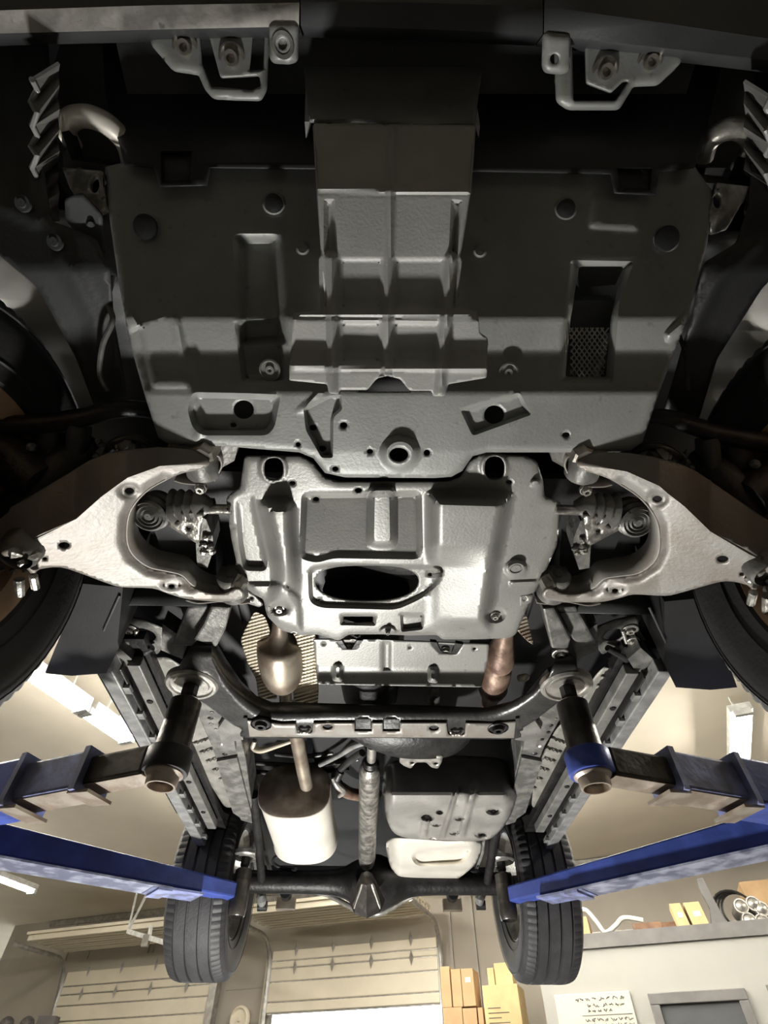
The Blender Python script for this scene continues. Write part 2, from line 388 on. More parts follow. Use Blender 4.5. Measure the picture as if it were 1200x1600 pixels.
def garage_door(name, label, ua, ub, edges, zb, inward, lite):
    """sectional door part way up: upright sections below the header, the rest lying back on overhead tracks"""
    t = empty(name, WP((ua+ub)/2, zb, DB-.1), label, 'garage door')
    t['kind'] = 'structure'
    del t['category']
    zs = sorted(edges+[zb], reverse=True)
    for i in range(len(zs)-1):
        p = MB(); slab(p, ua+.02, ub-.02, zs[i+1]+.008, zs[i]-.008, DB-.14, DB-.09); pn = p.out('panel', 'doorp', t, smooth=False, bevel=.012)
        r = MB(); slab(r, ua+.02, ub-.02, zs[i+1]-.012, zs[i+1]+.012, DB-.118, DB-.10); r.out('section_joint', 'galv', pn, smooth=False)
    zt = zs[0]+0.22
    # sections lying back, with their bright struts
    n = 4
    for i in range(n):
        a = DB-.35-inward*i/n; b = DB-.35-inward*(i+1)/n
        p = MB(); slab(p, ua+.03, ub-.03, zt+.10, zt+.14, b+.015, a-.015); pn = p.out('panel', 'doorp', t, smooth=False)
        for q in (0.12, 0.55):
            c = a-(a-b)*q; r = MB(); slab(r, ua+.03, ub-.03, zt+.02, zt+.10, c-.06, c); r.out('strut', 'doorp', pn, smooth=False, bevel=.01)
    # curved tracks at both sides
    for sgn, u in ((-1, ua-.03), (1, ub+.03)):
        pts = [WP(u, zb-1.4, DB-.12), WP(u, zs[0]-.25, DB-.12)]
        for k in range(1, 8):
            a = k/8*PI/2; pts.append(WP(u, zs[0]-.25+.42*math.sin(a), DB-.12-.42*(1-math.cos(a))))
        pts.append(WP(u, zs[0]+.17, DB-.6)); pts.append(WP(u, zs[0]+.17, DB-.5-inward))
        MB().tube(pts, 0.035, 8).out('track', 'galv', t)
    # hinges on one of the joints
    for z in lite:
        for k in range(4):
            u = ua+(ub-ua)*(.16+.23*k)
            h = MB(); h.add([WP(u-.035, z, DB-.15), WP(u, z+.10, DB-.16), WP(u+.035, z, DB-.15), WP(u, z-.10, DB-.16), WP(u, z, DB-.19)],
                            [(0, 1, 4), (1, 2, 4), (2, 3, 4), (3, 0, 4), (0, 3, 2, 1)]); h.out('hinge', 'galv', t, smooth=False)
    return t
e1 = [wz(106, y) for y in (1521, 1544, 1557, 1574, 1598)]
garage_door('door_1', 'cream sectional garage door at the left, its lower sections hanging', d1a, d1b, e1, e1[-1]-.5, 1.15, (e1[2], e1[0]))
e2 = [wz(424, y) for y in (1489, 1506, 1517, 1538, 1569)]
garage_door('door_2', 'cream sectional garage door in the middle, half raised over bright daylight', d2a, d2b, e2, wz(424, 1586), 1.15, (e2[2], e2[0]))
s = MB(); slab(s, d1b, d1b+.13, FLOOR, zh, DB-.17, DB-.02); struct(s.out('trim_20', 'galv', smooth=False))
s = MB(); slab(s, d2a-.1, d2a-.03, FLOOR, zh, DB-.1, DB-.02); struct(s.out('trim_21', 'doorp', smooth=False))
# trees outside the raised door
b = MB()
for k in range(26): b.sphere(WP(wu(655, 1590, 14)+R.uniform(-1.2, 1.2), R.uniform(-.8, .55), 15+R.uniform(-.5, .5)), R.uniform(.25, .45), 5)
tag(b.out("tree", "grass"), 'pale green tree outside, seen under the half raised garage door', 'tree')
# round vent between the doors
b = MB(); c = W(376, 1594, DB-.02); b.lathe(c, -WN, [(0, .17), (.06, .17), (.08, .14), (.05, .12), (.05, .03), (.09, .02), (.09, .001)], 28)
tag(b.out('wall_vent', 'doorp'), 'round beige vent cap on the wall between the garage doors', 'vent')
# door operator bracket hung from the ceiling by the left door
t = empty('hanging_bracket', W(215, 1445, 9.2), 'thin white strut bracket hung from the ceiling above the left garage door', 'bracket')
b0 = W(200, 1455, 9.2); b1 = W(262, 1474, 8.7)
top1 = W(214, 1395, 9.0); top2 = W(229, 1398, 9.0)
top1 = top1+(top1-b0)*((CEIL-top1.z)/(top1.z-b0.z)); top2 = top2+(top2-b0)*((CEIL-top2.z)/(top2.z-b0.z))
MB().bar(b0, b1, .05, .06).out('crossbar', 'white', t, smooth=False)
MB().bar(b0, top1, .03, .03).out('hanger', 'white', t, smooth=False); MB().bar(b0, top2, .03, .03).out('hanger', 'white', t, smooth=False)
MB().bar(W(233, 1465, 9), W(236, 1447, 9), .04, .04).out('hanger', 'white', t, smooth=False)
MB().box(W(228, 1470, 8.9), (.10, .08, .14)).out('pulley_block', 'galv', t, smooth=False)
# pull cord of the left door
b = MB(); b.tube([W(98, 1514, DB-.3), W(79, 1592, DB-.3)], .009, 6)
tag(b.out('pull_cord', 'trim'), 'thin dark cord hanging slanted beside the left garage door', 'cord')
b = MB(); b.box(W(73, 1602, DB-.3), (.30, .2, .22)).out('q', 'trim')
bpy.data.objects['q'].name = 'control_box'; tag(bpy.data.objects['control_box'], 'small dark control box below the slanted cord at lower left', 'box')
for k, x in enumerate((8, 40)):
    b = MB(); b.lathe(W(x, 1605, DB-.3), (0, 0, 1), [(-.2, .11), (.05, .12), (.1, .10), (.14, .04), (.14, .001)], 16)
    tag(b.out('lidded_jar', 'boot'), ('grey lidded jar at the left edge under the wall, left one of two' if k == 0 else 'grey lidded jar near the control box, right one of two'), 'jar', 'jars at lower left')

# ceiling tube lights
def tube_light(a, c, label, power=None, tubes=2):
    a = Vector(a); c = Vector(c); L = (c-a).length; dr = (c-a).normalized(); sd = dr.cross(UP)
    t = empty('tube_light', (a+c)/2, label, 'ceiling light', 'fluorescent lights on the ceiling')
    MB().bar(a+UP*.05, c+UP*.05, .20, .07).out('housing', 'white', t, smooth=False)
    for e in (a+dr*.2, c-dr*.2): MB().bar(e+UP*.08, Vector((e.x, e.y, CEIL)), .012, .012, up=Vector((1, 0, 0))).out('hanger_rod', 'white', t, smooth=False)
    for q in ((-.05, .05) if tubes == 2 else (0,)):
        MB().tube([a+sd*q-UP*.01, c+sd*q-UP*.01], .02, 10).out('tube', 'tube', t)
    for e in (a, c):
        MB().box(e-UP*.005, (.05, .15, .06), dr, sd).out('end_socket', 'white', t, smooth=False)
    return t
ZT = CEIL-.26
pa, pb = P(62, 1062, ZT), P(193, 1152, ZT)
mid = (pa+pb)/2
tube_light(pa+(pa-pb)*.35, mid-(pb-pa)*.03, 'lit twin tube ceiling light at the left, half hidden by the front wheel')
tube_light(mid+(pb-pa)*.03, pb+(pb-pa)*.05, 'lit twin tube ceiling light ending at the left sill of the car')
pa, pb = P(-60, 1352, ZT), P(50, 1393, ZT)
tube_light(pa, pb, 'lit tube ceiling light at the left edge under the blue rear lift arm', tubes=1)
pa, pb = P(1160, 1112, ZT), P(1157, 1205, ZT)
tube_light(pa, pb, 'lit tube ceiling light at the right above the front lift arm')
for k, (x, y, q) in enumerate(((-1.9, 4.3, 'over the car, left front'), (2.0, 4.3, 'over the car, right front'), (-1.7, 6.6, 'over the car, left rear'), (1.8, 6.6, 'over the car, right rear'), (-6.2, 7.6, 'far left, beyond the edge of the picture'), (6.6, 5.0, 'far right, above the office'), (0.1, 5.2, 'over the roof of the car'), (0.0, 8.6, 'between the car and the middle garage door'), (-3.6, 2.6, 'over the left lift column'), (3.9, 2.4, 'over the right lift column'))):
    tube_light((x, y-1.1, ZT), (x, y+1.1, ZT), 'added unseen tube ceiling light '+q)  # unseen fixtures, added to brighten the ceiling
# office partition with its storage ledge
DO = 8.5
uo = wu(838, 1500, DO); zl = wz(1045, 1473, DO)
o = MB(); slab(o, uo, 9, FLOOR, zl, DO, DO+.12); slab(o, uo, uo+.12, FLOOR, zl, DO+.12, DB-.15); struct(o.out('wall_office', 'office', smooth=False))
o = MB(); slab(o, uo-.03, 9, zl, zl+.13, DO-.03, DO+.12); struct(o.out('trim_30', 'trim', smooth=False))
o = MB(); slab(o, uo, 9, zl-.01, zl+.03, DO+.12, DB-.15); struct(o.out('trim_31', 'trim', smooth=False))
for k, z in enumerate((zl+.55, zl+.25)):
    s = MB(); slab(s, uo, 8, z, z+.03, DB-.05, DB); struct(s.out('trim_%d' % (32+k), 'galv', smooth=False))
# window of the office
a0, a1 = wu(1012, 1556, DO), wu(1163, 1546, DO); wt = wz(1012, 1553, DO)
t = empty('window_1', WP((a0+a1)/2, wt-1, DO-.03), 'dark office window in a grey frame', 'window'); t['kind'] = 'structure'; del t['category']
for (x0, x1, z0, z1) in ((a0, a1, wt-.09, wt), (a0, a0+.09, wt-1.3, wt-.09), (a1-.09, a1, wt-1.3, wt-.09), (a0, a1, wt-1.4, wt-1.3)):
    s = MB(); slab(s, x0, x1, z0, z1, DO-.05, DO+.02); s.out('window_frame', 'trim', t, smooth=False, bevel=.008)
s = MB(); slab(s, a0+.09, a1-.09, wt-1.3, wt-.09, DO-.015, DO-.005); s.out('pane', 'glass', t, smooth=False)
a2 = wu(1196, 1540, DO); s = MB(); slab(s, a2, a2+.8, wt-1.3, wt+.01, DO-.05, DO-.005); struct(s.out('window_2', 'trim', smooth=False))
# notice board with handwriting
b0, b1, bt = wu(866, 1556, DO), wu(984, 1552, DO), wz(925, 1552, DO)
t = empty('notice_board', WP((b0+b1)/2, bt-.8, DO-.03), 'white board with handwritten lines on the office wall', 'board')
s = MB(); slab(s, b0, b1, bt-.9, bt, DO-.04, DO-.005); s.out('board', 'paper', t, smooth=False, bevel=.006)
ink = MB(); Wd = b1-b0; rr = random.Random(3)
def scribble(x0, x1, row, hgt):
    x = b0+Wd*x0; z = bt-row
    while x < b0+Wd*x1:
        l = rr.uniform(.02, .06); q = WP(x, z, DO-.043)
        n = 6; pts = [WP(x+l*i/n, z+hgt*rr.uniform(-.5, .5), DO-.043) for i in range(n+1)]
        ink.tube(pts, .0035, 4); x += l+rr.uniform(.012, .03)
for row, x0, x1 in ((.05, .28, .88), (.10, .42, .55), (.10, .62, .93), (.14, .42, .57), (.14, .62, .75), (.21, .36, .93), (.25, .45, .92)): scribble(x0, x1, row, .028)
ink.tube([WP(b0+Wd*.33, bt-.175, DO-.043), WP(b0+Wd*.97, bt-.175, DO-.043)], .002, 4)
ink.tube([WP(b0+Wd*.33, bt-.29, DO-.043), WP(b0+Wd*.97, bt-.29, DO-.043)], .002, 4)
ink.out('handwriting', 'ink', t)
# things on the ledge
def carton(pxl, pxr, pyt, pyb, d, depth, label, m='card', group=None, lean=0, base=None, name='carton', tape=True, cat='box'):
    ua, ub = wu(pxl, (pyt+pyb)/2, d), wu(pxr, (pyt+pyb)/2, d); c = (pxl+pxr)/2
    zt = wz(c, pyt, d); zb = wz(c, pyb, d) if base is None else base
    t = empty(name, WP((ua+ub)/2, zb, d), label, cat, group)
    s = MB(); sh = lean*(zt-zb)
    A = [WP(ua, zb, d), WP(ub, zb, d), WP(ub, zb, d+depth), WP(ua, zb, d+depth)]
    B = [WP(ua+sh, zt, d), WP(ub+sh, zt, d), WP(ub+sh, zt, d+depth), WP(ua+sh, zt, d+depth)]
    s.prism(A, B).out('carton_body', m, t, smooth=False, bevel=.004)
    if tape:
        mz = zb+(zt-zb)*.62; q = MB(); slab(q, ua+(ub-ua)*.3+sh*.62, ua+(ub-ua)*.75+sh*.62, mz, mz+(zt-zb)*.14, d-.004, d); q.out('paper_label', 'tape', t, smooth=False)
    return t
DL = DO+.25
zl2 = zl+.03
carton(899, 922, 1432, 1478, DL, .4, 'tan carton standing on the ledge right beside the raised rear tire', 'card', base=zl2, tape=False)
q = MB(); slab(q, wu(895, 1455, DL)-.05, wu(898, 1455, DL), zl2, wz(898, 1440, DL), DL, DL+.3); tag(q.out('blue_bin', 'sky', smooth=False), 'bright blue bin edge on the ledge hidden by the tire', 'bin')
carton(990, 1036, 1441, 1464, DL, .25, 'low brown box lying on the ledge left of the two upright pale cartons', 'wood', tape=False, base=zl2+.10)
carton(984, 1030, 1462, 1470, DL-.02, .22, 'small grey tray of parts under the low brown box', 'boot', tape=False, base=zl2, name='parts_tray', cat='tray')
carton(1034, 1060, 1440, 1466, DL+.3, .25, 'dark brown box tucked behind the upright pale cartons', 'wood', tape=False, base=zl2)
carton(1060, 1078, 1410, 1464, DL, .3, 'narrow pale upright carton on the ledge, left one of the pair', 'card2', base=zl2, lean=-.12)
carton(1082, 1108, 1408, 1462, DL, .3, 'wider pale upright carton on the ledge, right one of the pair', 'card2', base=zl2, lean=-.12)
carton(1160, 1230, 1374, 1408, DL+.75, .4, 'orange brown carton standing tall behind the round metal canisters at the right edge', 'card', base=zl2, tape=False)
# fender shaped dark panel standing on the ledge
pl = [(1089, 1372), (1098, 1370), (1112, 1398), (1124, 1420), (1136, 1440), (1140, 1462), (1113, 1464), (1109, 1420), (1093, 1388)]
A = [W(x, y, DL+.05) for x, y in pl]; tag(MB().prism(A, [p+WN*.08 for p in A]).out('fender_panel', 'trim', smooth=False, bevel=.006), 'dark curved body panel standing upright beside the pale cartons', 'car part')
# white hose over the ledge
pts = cr([(898, 1424), (915, 1422), (932, 1440), (946, 1457), (962, 1446), (975, 1434), (1005, 1438)], 6)
tag(MB().tube([W(x, y, DL+.15) for x, y in pts], .025, 8).out('hose', 'white'), 'white hose looping over the clutter on the ledge', 'hose')
pts = cr([(930, 1472), (950, 1462), (970, 1461), (985, 1464)], 5)
tag(MB().tube([W(x, y, DL+.05) for x, y in pts], .035, 8).out('rubber_hose', 'black'), 'black rubber hose lying on the ledge below the white hose', 'hose')
t = empty('cable_coil', W(1150, 1432, DL+.25), 'black cable coil hanging behind the metal canisters', 'cable')
for k in range(4):
    c = W(1150+k*2, 1430-k*2, DL+.45+.02*k); rr_ = .24-.02*k
    MB().tube([c+WU*(rr_*math.cos(a*PI/12))+UP*(rr_*math.sin(a*PI/12)) for a in range(25)], .014, 6).out('loop', 'black', t)
for k, (x, y) in enumerate(((1158, 1416), (1177, 1412), (1171, 1438), (1190, 1420), (1192, 1440))):
    where = ('upper left', 'upper middle', 'lower left', 'upper right', 'lower right')[k]
    c = W(x, y, DL); t = empty('canister', c, 'round shiny metal canister end on the ledge, '+where+' of the cluster', 'canister', 'metal canisters on the ledge')
    MB().lathe(c, -WN, [(-.35, .075), (0, .075), (.015, .07), (.015, .06), (0, .055)], 22).out('can_body', 'steel', t)
    MB().lathe(c, -WN, [(0, .058), (.02, .04), (.03, .001)], 22).out('can_lid', 'steel', t)
# a board under the canisters so that the cluster rests on something
q = MB(); slab(q, wu(1140, 1455, DL)-.05, wu(1230, 1455, DL), zl2, zl2+.08, DL, DL+.34); tag(q.out('cradle_block', 'black', smooth=False), 'black block under the round metal canisters', 'block')

# carton stack by the middle door, on a rack whose top shelf is below the frame
DC = 9.6
ua, ub = wu(688, 1590, DC), wu(842, 1590, DC); zr = 0.30
t = empty('storage_rack', WP((ua+ub)/2, FLOOR, DC), 'steel rack under the carton stack', 'rack')
for u in (ua, ub-.04):
    for d in (DC, DC+.6):
        s = MB(); slab(s, u, u+.04, FLOOR, zr-.04, d, d+.04); s.out('post', 'galv', t, smooth=False)
for z in (FLOOR+.2, (FLOOR+zr)/2, zr-.04):
    s = MB(); slab(s, ua, ub, z, z+.04, DC, DC+.64); s.out('shelf', 'galv', t, smooth=False)
def z_at(y): return wz(720, y, DC)
G = 'cartons stacked right of the middle garage door'
zc = z_at(1573)
carton(689, 704, 1510, 1573, DC, .35, 'thin brown carton on end, leftmost of the three on top of the stack', group=G, base=zc, tape=False)
carton(706, 721, 1514, 1573, DC, .35, 'thin brown carton on end, middle of the three on top of the stack', group=G, base=zc, tape=False)
carton(722, 741, 1513, 1573, DC, .35, 'brown carton on end with paper labels, right of the three on top', group=G, base=zc)
carton(694, 724, 1574, 1640, DC, .4, 'brown carton with a paper label at the stack foot by the garage door', group=G, base=zr)
carton(725, 747, 1575, 1640, DC, .4, 'plain brown carton at the stack foot, between labelled and printed ones', group=G, base=zr, tape=False)
carton(749, 757, 1574, 1640, DC, .4, 'narrow brown carton edge left of the big printed carton', group=G, base=zr, tape=False)
cb = carton(758, 815, 1538, 1640, DC, .5, 'big tan carton with printed lines right of the stack', 'card2', group=G, base=zr, tape=False)
ub0, ub1 = wu(758, 1580, DC), wu(815, 1580, DC)
zz = wz(785, 1538, DC)
for k in range(6):
    q = MB(); slab(q, ub0+.04, ub0+(.30 if k % 2 else .2), zz-.22-k*.045, zz-.212-k*.045, DC-.004, DC); q.out('printed_line', 'ink', cb, smooth=False)
ztop = wz(785, 1540, DC+.3)
carton(762, 772, 1512, 1540, DC+.1, .3, 'slim pale carton standing behind the raised tire, left one', 'card2', group=G, base=zz, tape=False)
carton(773, 800, 1504, 1540, DC+.1, .3, 'pale carton standing on the big carton behind the raised tire', 'card2', group=G, base=zz, tape=False)

# ================================================================== THE CAR, SEEN FROM BENEATH
car = empty('car', (CX, 1.9, 0.45), 'black four wheel drive car raised on the lift, seen from beneath', 'car')
car_z = wloc(car).z

# ---- front undercover: stepped profile, front-facing slopes then level lands
zc = prof([(230, 1.14), (255, 1.105), (300, 1.071), (400, 0.995), (482, 0.935), (497, 0.921), (550, 0.912), (557, 0.908), (604, 0.871), (614, 0.862), (705, 0.845), (760, 0.843)])
cov = [(165, 262), (195, 255), (195, 232), (1085, 232), (1085, 262), (1112, 300), (1104, 380), (1072, 500), (1030, 610), (1003, 690), (985, 703), (965, 706), (760, 706), (738, 712), (722, 735), (705, 744), (680, 746), (540, 745),
       (508, 738), (490, 715), (468, 706), (420, 702), (360, 697), (300, 694), (262, 692), (248, 683), (228, 620), (205, 540), (188, 450), (172, 340)]
bc = [
 (rp([(300, 612), (392, 614), (440, 616), (430, 668), (418, 681), (315, 681), (300, 668), (292, 640)], 10), -0.022, 9),   # left tray
 (rp([(212, 500), (278, 480), (300, 610), (236, 610)], 10), 0.008, 9),
 (rp([(365, 500), (440, 496), (448, 598), (378, 600)], 10), -0.016, 10),
 (rp([(473, 638), (514, 617), (534, 615), (536, 640), (522, 652), (521, 716), (502, 716), (477, 672)], 5), -0.020, 5),                  # rib bracket at the hole row
 (el(625, 708, 33, 30), 0.015, 12),
 (rp([(718, 640), (812, 612), (832, 648), (738, 682)], 7), -0.013, 6),
 (rp([(362, 365), (440, 365), (452, 540), (372, 545)], 14), -0.03, 16),
 (rp([(890, 406), (992, 408), (968, 470), (958, 600), (872, 600), (880, 500)], 8), -0.02, 10),
 (rp([(922, 300), (1005, 305), (1000, 365), (915, 360)], 12), 0.006, 10),
 (el(228, 355, 21, 21), 0.007, 3), (el(1041, 373, 21, 21), 0.007, 3), (el(428, 318, 18, 18), 0.007, 3), (el(884, 326, 18, 18), 0.007, 3),
 (el(473, 388, 11, 11), 0.008, 4), (el(750, 392, 11, 11), 0.008, 4),
 (rp([(196, 470), (214, 490), (226, 512), (200, 522), (190, 500)], 6), 0.012, 8), (rp([(1060, 500), (1078, 470), (1070, 520), (1040, 540), (1036, 520)], 6), 0.012, 8),
]
hc = [el(381, 640, 16, 15), el(772, 648, 16, 15), el(623, 710, 15, 11), el(365, 664, 5, 4), el(489, 668, 6, 5), el(537, 664, 6, 5), el(504, 701, 6, 5), el(466, 694, 4, 4), el(524, 732, 5, 4), el(578, 705, 5, 4),
      el(667, 707, 5, 5), el(884, 679, 6, 4), rp([(905, 415), (975, 415), (955, 500), (948, 590), (882, 590), (890, 500)], 6),
      [(560, 607), (572, 603), (584, 593), (605, 585), (628, 593), (640, 606), (640, 612), (560, 612)]]
cover = sheet('undercover', cov, zc, 'cover', car, holes=hc, bumps=bc, lines=[([(268, 470), (300, 600), (312, 680)], 0.006, 9), ([(500, 615), (470, 640)], .006, 6)], step=5, thick=.003, flange=.004, label='wide dark stepped undercover behind the bumper')
for (x, y, z, r) in ((422, 578, .890, .019), (794, 582, .890, .018)): MB().lathe(P(x, y, z), (0, -.3, -1), [(-.006, r), (.003, r), (.004, r*.85), (.002, r*.8), (.002, r*.45), (.005, r*.4), (.005, r*.2), (.002, .001)], 28).out('plug', 'skid', cover)
for (x, y, z, r) in ((228, 355, 1.017, .022), (1041, 373, 1.00, .022), (428, 318, 1.045, .016), (884, 326, 1.04, .016)):
    MB().lathe(P(x, y, z), (0, -.5, -1), [(0, r*.95), (.006, r*.9), (.009, r*.5), (.009, .001)], 24).out('plug', 'black', cover)
# mesh seen through the right hole
b = MB()
for sl in (1, -1):
    for k in range(-9, 10):
        q = []
        for t in np.linspace(0, 1, 25):
            y = 512+t*84; x = 921+k*8+sl*(y-554)*.72
            if 890 < x < 952-(y-512)*.10: q.append((x, y))
        if len(q) > 2: b.bar(P(*q[0], .955-(q[0][1]-512)*.0004), P(*q[-1], .955-(q[-1][1]-512)*.0004), .0022, .002)
b.out('mesh_screen', 'steel', cover, smooth=False)
plate('duct', [(896, 470), (960, 470), (954, 520), (892, 520)], 1.0, 1.03, 'liner', cover)
plate('duct', [(905, 415), (975, 415), (962, 445), (905, 450)], 1.08, 1.10, 'liner', cover)
# upper lip piece with tabs
plate_z = 1.15
zl_ = prof([(40, 1.30), (150, 1.21), (235, 1.105), (262, 1.078), (305, 1.048)])
lipo = [(160, 60), (240, 60), (418, 60), (470, 60), (755, 60), (1130, 90), (1095, 240), (1085, 262), (1030, 268), (1024, 305), (960, 302), (954, 272), (755, 268), (490, 264), (328, 262), (324, 290), (250, 292), (240, 262), (195, 258), (188, 230), (165, 150)]
sheet('radiator_valance', lipo, zl_, 'black', car, bumps=[(rp([(250, 236), (302, 236), (300, 288), (252, 288)], 4), -.012, 5), (rp([(962, 262), (1020, 262), (1016, 300), (966, 300)], 4), -.01, 5)], step=9, thick=.003)
# ---- centre channel
zch = prof([(180, 1.08), (196, 1.05), (288, .955), (297, .935), (306, .930), (395, .902), (470, .880), (494, .862), (500, .855), (548, .848), (574, .828), (582, .824), (612, .818)])
chan = [(490, 194), (742, 197), (735, 300), (718, 400), (722, 406), (712, 482), (746, 486), (750, 520), (762, 528), (760, 590), (700, 600), (694, 618), (677, 618), (674, 610), (640, 610), (625, 592), (605, 587), (588, 592), (574, 609), (530, 609), (528, 616), (515, 614), (512, 600), (452, 594), (458, 490), (500, 486), (498, 404), (503, 395), (496, 300)]
rb = [([(613, 195), (610, 300), (608, 400), (606, 490), (603, 600)], .012, 8), ([(517, 402), (519, 500), (519, 616)], .016, 10), ([(705, 402), (697, 500), (687, 616)], .016, 10),
      ([(470, 491), (735, 493)], .007, 6), ([(458, 573), (756, 576)], .008, 6), ([(500, 296), (730, 300)], .006, 5)]
ch = sheet('center_channel', rp(chan, 3, 2), zch, 'channel', car, bumps=[(rp([(530, 500), (598, 500), (597, 570), (530, 570)], 8), -.006, 7), (rp([(612, 500), (690, 501), (684, 572), (610, 571)], 8), -.006, 7),
     (rp([(528, 402), (600, 402), (600, 486), (530, 486)], 8), -.005, 7), (rp([(614, 402), (696, 402), (690, 488), (612, 487)], 8), -.005, 7), (rp([(505, 310), (524, 310), (530, 400), (505, 396)], 5), -.012, 8), (rp([(704, 310), (724, 312), (716, 400), (700, 400)], 5), -.012, 8)],
     lines=rb, step=4, thick=.003, label='lighter grey ribbed centre channel')
plate('seam_strip', [(502, 390), (718, 390), (718, 393), (502, 393)], .935, .94, 'cover', ch)
# side walls of the channel, so that it stands clear of the cover
for s_, xs in ((-1, [(490, 196), (496, 300), (503, 395), (510, 488)]), (1, [(742, 198), (735, 300), (718, 400), (710, 488)])):
    lo = [P(x, y, float(zch(0, y))+.001) for x, y in xs]; hi = [p+Vector((0.01*s_, .02, .14)) for p in lo]
    V = lo+hi; n = len(lo); mk('side_wall', V, [(i, i+1, n+i+1, n+i) for i in range(n-1)], 'channel', ch, thick=.003)
# ---- scoop above the channel and the bumper
zsc = prof([(20, 1.36), (50, 1.30), (120, 1.19), (165, 1.135), (176, 1.115), (195, 1.095)])
sc = sheet('intake_scoop', rp([(470, 40), (755, 40), (752, 120), (745, 170), (742, 197), (484, 191), (476, 120)], 3, 2), zsc, 'cover', car, step=6, thick=.004, lines=[([(484, 186), (742, 192)], .010, 9)])
plate('intake_slot', rp([(612, 42), (688, 42), (686, 90), (614, 88)], 3), 1.20, 1.21, 'black', sc)
for nm, pl_ in (('left', [(484, 190), (478, 120), (476, 190), (478, 216)]), ('right', [(742, 195), (746, 168), (750, 196), (748, 215)])):
    A = [P(x, y, float(zsc(0, min(y, 195)))) for x, y in pl_]; mk('scoop_edge', A+[p+Vector((0, 0, .05)) for p in A], [(0, 1, 2, 3), (4, 7, 6, 5), (0, 4, 5, 1), (1, 5, 6, 2), (2, 6, 7, 3), (3, 7, 4, 0)], 'channel', sc, smooth=False)
ZB = 1.12
def bumper_piece(name, up, lo, m2, label):
    # lower lip strip plus the face that rises away in front
    n = len(up); A = [P(x, y, ZB) for x, y in lo]; Bp = [P(x, y, ZB+.006) for x, y in up]
    C = [b_+Vector((0, -.10, .16)) for b_ in Bp]; D = [c+Vector((0, -.03, .35)) for c in C]
    V = []; Fs = []
    rows = [[a+Vector((0, .012, .05)) for a in A], A, Bp, C, D]
    for r in rows: V += r
    for i in range(len(rows)-1):
        for j in range(n-1): Fs.append((i*n+j, i*n+j+1, (i+1)*n+j+1, (i+1)*n+j))
    o = mk(name, V, Fs, 'bumper', car, thick=.004, label=label, angle=30)
    o.data.materials.append(M[m2])
    for p in o.data.polygons[(n-1):2*(n-1)]: p.material_index = 1
    return o
bumper_piece('bumper_panel', [(-260, 26), (0, 18), (240, 10), (468, 6)], [(-260, 62), (0, 51), (240, 45), (467, 40)], 'lip', 'bumper lower edge panel, left, with a scuffed lip coloured pale as if lit')
bumper_piece('bumper_panel', [(470, 4), (660, 6), (848, 12)], [(470, 38), (660, 44), (848, 52)], 'bumper', 'plain middle piece of the bumper edge')
bumper_piece('bumper_panel', [(851, 12), (1040, 38), (1200, 62), (1460, 104)], [(850, 53), (1040, 74), (1200, 93), (1460, 128)], 'bumper', 'bumper lower edge panel, right, dark')
# ---- brackets behind the bumper
def bracket(name, poly, z, holes, bolts, m='cover', parent=car):
    o = sheet(name, poly, z, m, parent, holes=holes, step=5, thick=.006, flange=.006)
    for (x, y, r) in bolts:
        c = P(x, y, float(z(x, y)) if callable(z) else z); b = MB()
        b.lathe(c, (0, -.1, -1), [(-.001, r), (.003, r), (.004, r*.88), (.002, r*.7), (.002, r*.55), (.014, r*.5), (.014, r*.32), (.004, r*.28), (.004, .001)], 24)
        b.out('bolt', 'bolt', o)
    return o
zb1 = prof([(40, 1.17), (155, 1.13)])
bracket('bumper_bracket', rp([(238, 40), (420, 40), (416, 140), (408, 156), (335, 154), (322, 140), (312, 116), (272, 110), (238, 70)], 6), zb1, [rp([(312, 48), (325, 48), (345, 122), (405, 118), (408, 135), (395, 142), (330, 136), (316, 100)], 4), rp([(396, 48), (414, 48), (412, 110), (390, 112)], 3)], [(290, 75, .021), (363, 92, .022)])
bracket('bumper_tab', rp([(422, 38), (466, 38), (464, 94), (454, 98), (428, 97), (423, 90)], 5), 1.115, [el(442, 69, 7, 9)], [])
MB().lathe(P(442, 70, 1.113), (0, 0, -1), [(0, .018), (.003, .017), (.003, .012), (-.002, .011), (-.004, .001)], 24).out('clip', 'rail', car)
bracket('bumper_bracket', rp([(866, 56), (1064, 80), (1062, 98), (1027, 132), (988, 134), (966, 170), (888, 170), (870, 158)], 6), zb1, [rp([(893, 62), (914, 66), (916, 130), (955, 145), (975, 126), (982, 128), (962, 158), (895, 158)], 4)], [(944, 113, .022), (1014, 98, .021)])
bracket('bumper_tab', rp([(849, 52), (890, 57), (888, 110), (878, 114), (852, 112), (848, 104)], 5), 1.115, [el(866, 92, 7, 8)], [])
# ---- crash box corrugated brackets and tow hooks either side
def corrugated(x0, mirror=False):
    f = (lambda x: 1255-x) if mirror else (lambda x: x); dy = 28 if mirror else 0
    ys = [124, 140, 160, 178, 196, 212, 230, 245, 262, 278, 294, 310, 326, 345, 372]
    L = []; Rr = []
    for i, y in enumerate(ys):
        q = (0, 8, -2, 8)[i % 4]; zz = 1.06+(.0, .022, .022, .0)[i % 4]
        L.append(P(f(50+q), y+dy, zz)); Rr.append(P(f(92-q*.3), y-26+dy, zz+.03+(.03 if i % 2 else 0)))
    n = len(ys); V = L+Rr
    o = mk('crush_bracket', V, [(i, i+1, n+i+1, n+i) for i in range(n-1)], 'sill', car, smooth=False, thick=.004)
    MB().tube(L, .0045, 8).out('rolled_edge', 'sill2', o)
    return o
corrugated(0); corrugated(0, True)
def hook(pts, r, nm='tow_hook'):
    return pipe(nm, pts, 'alum' if pts[0][0] < 600 else 'steel', car, 12)  # left hook gets a paler metal in place of light falling on it
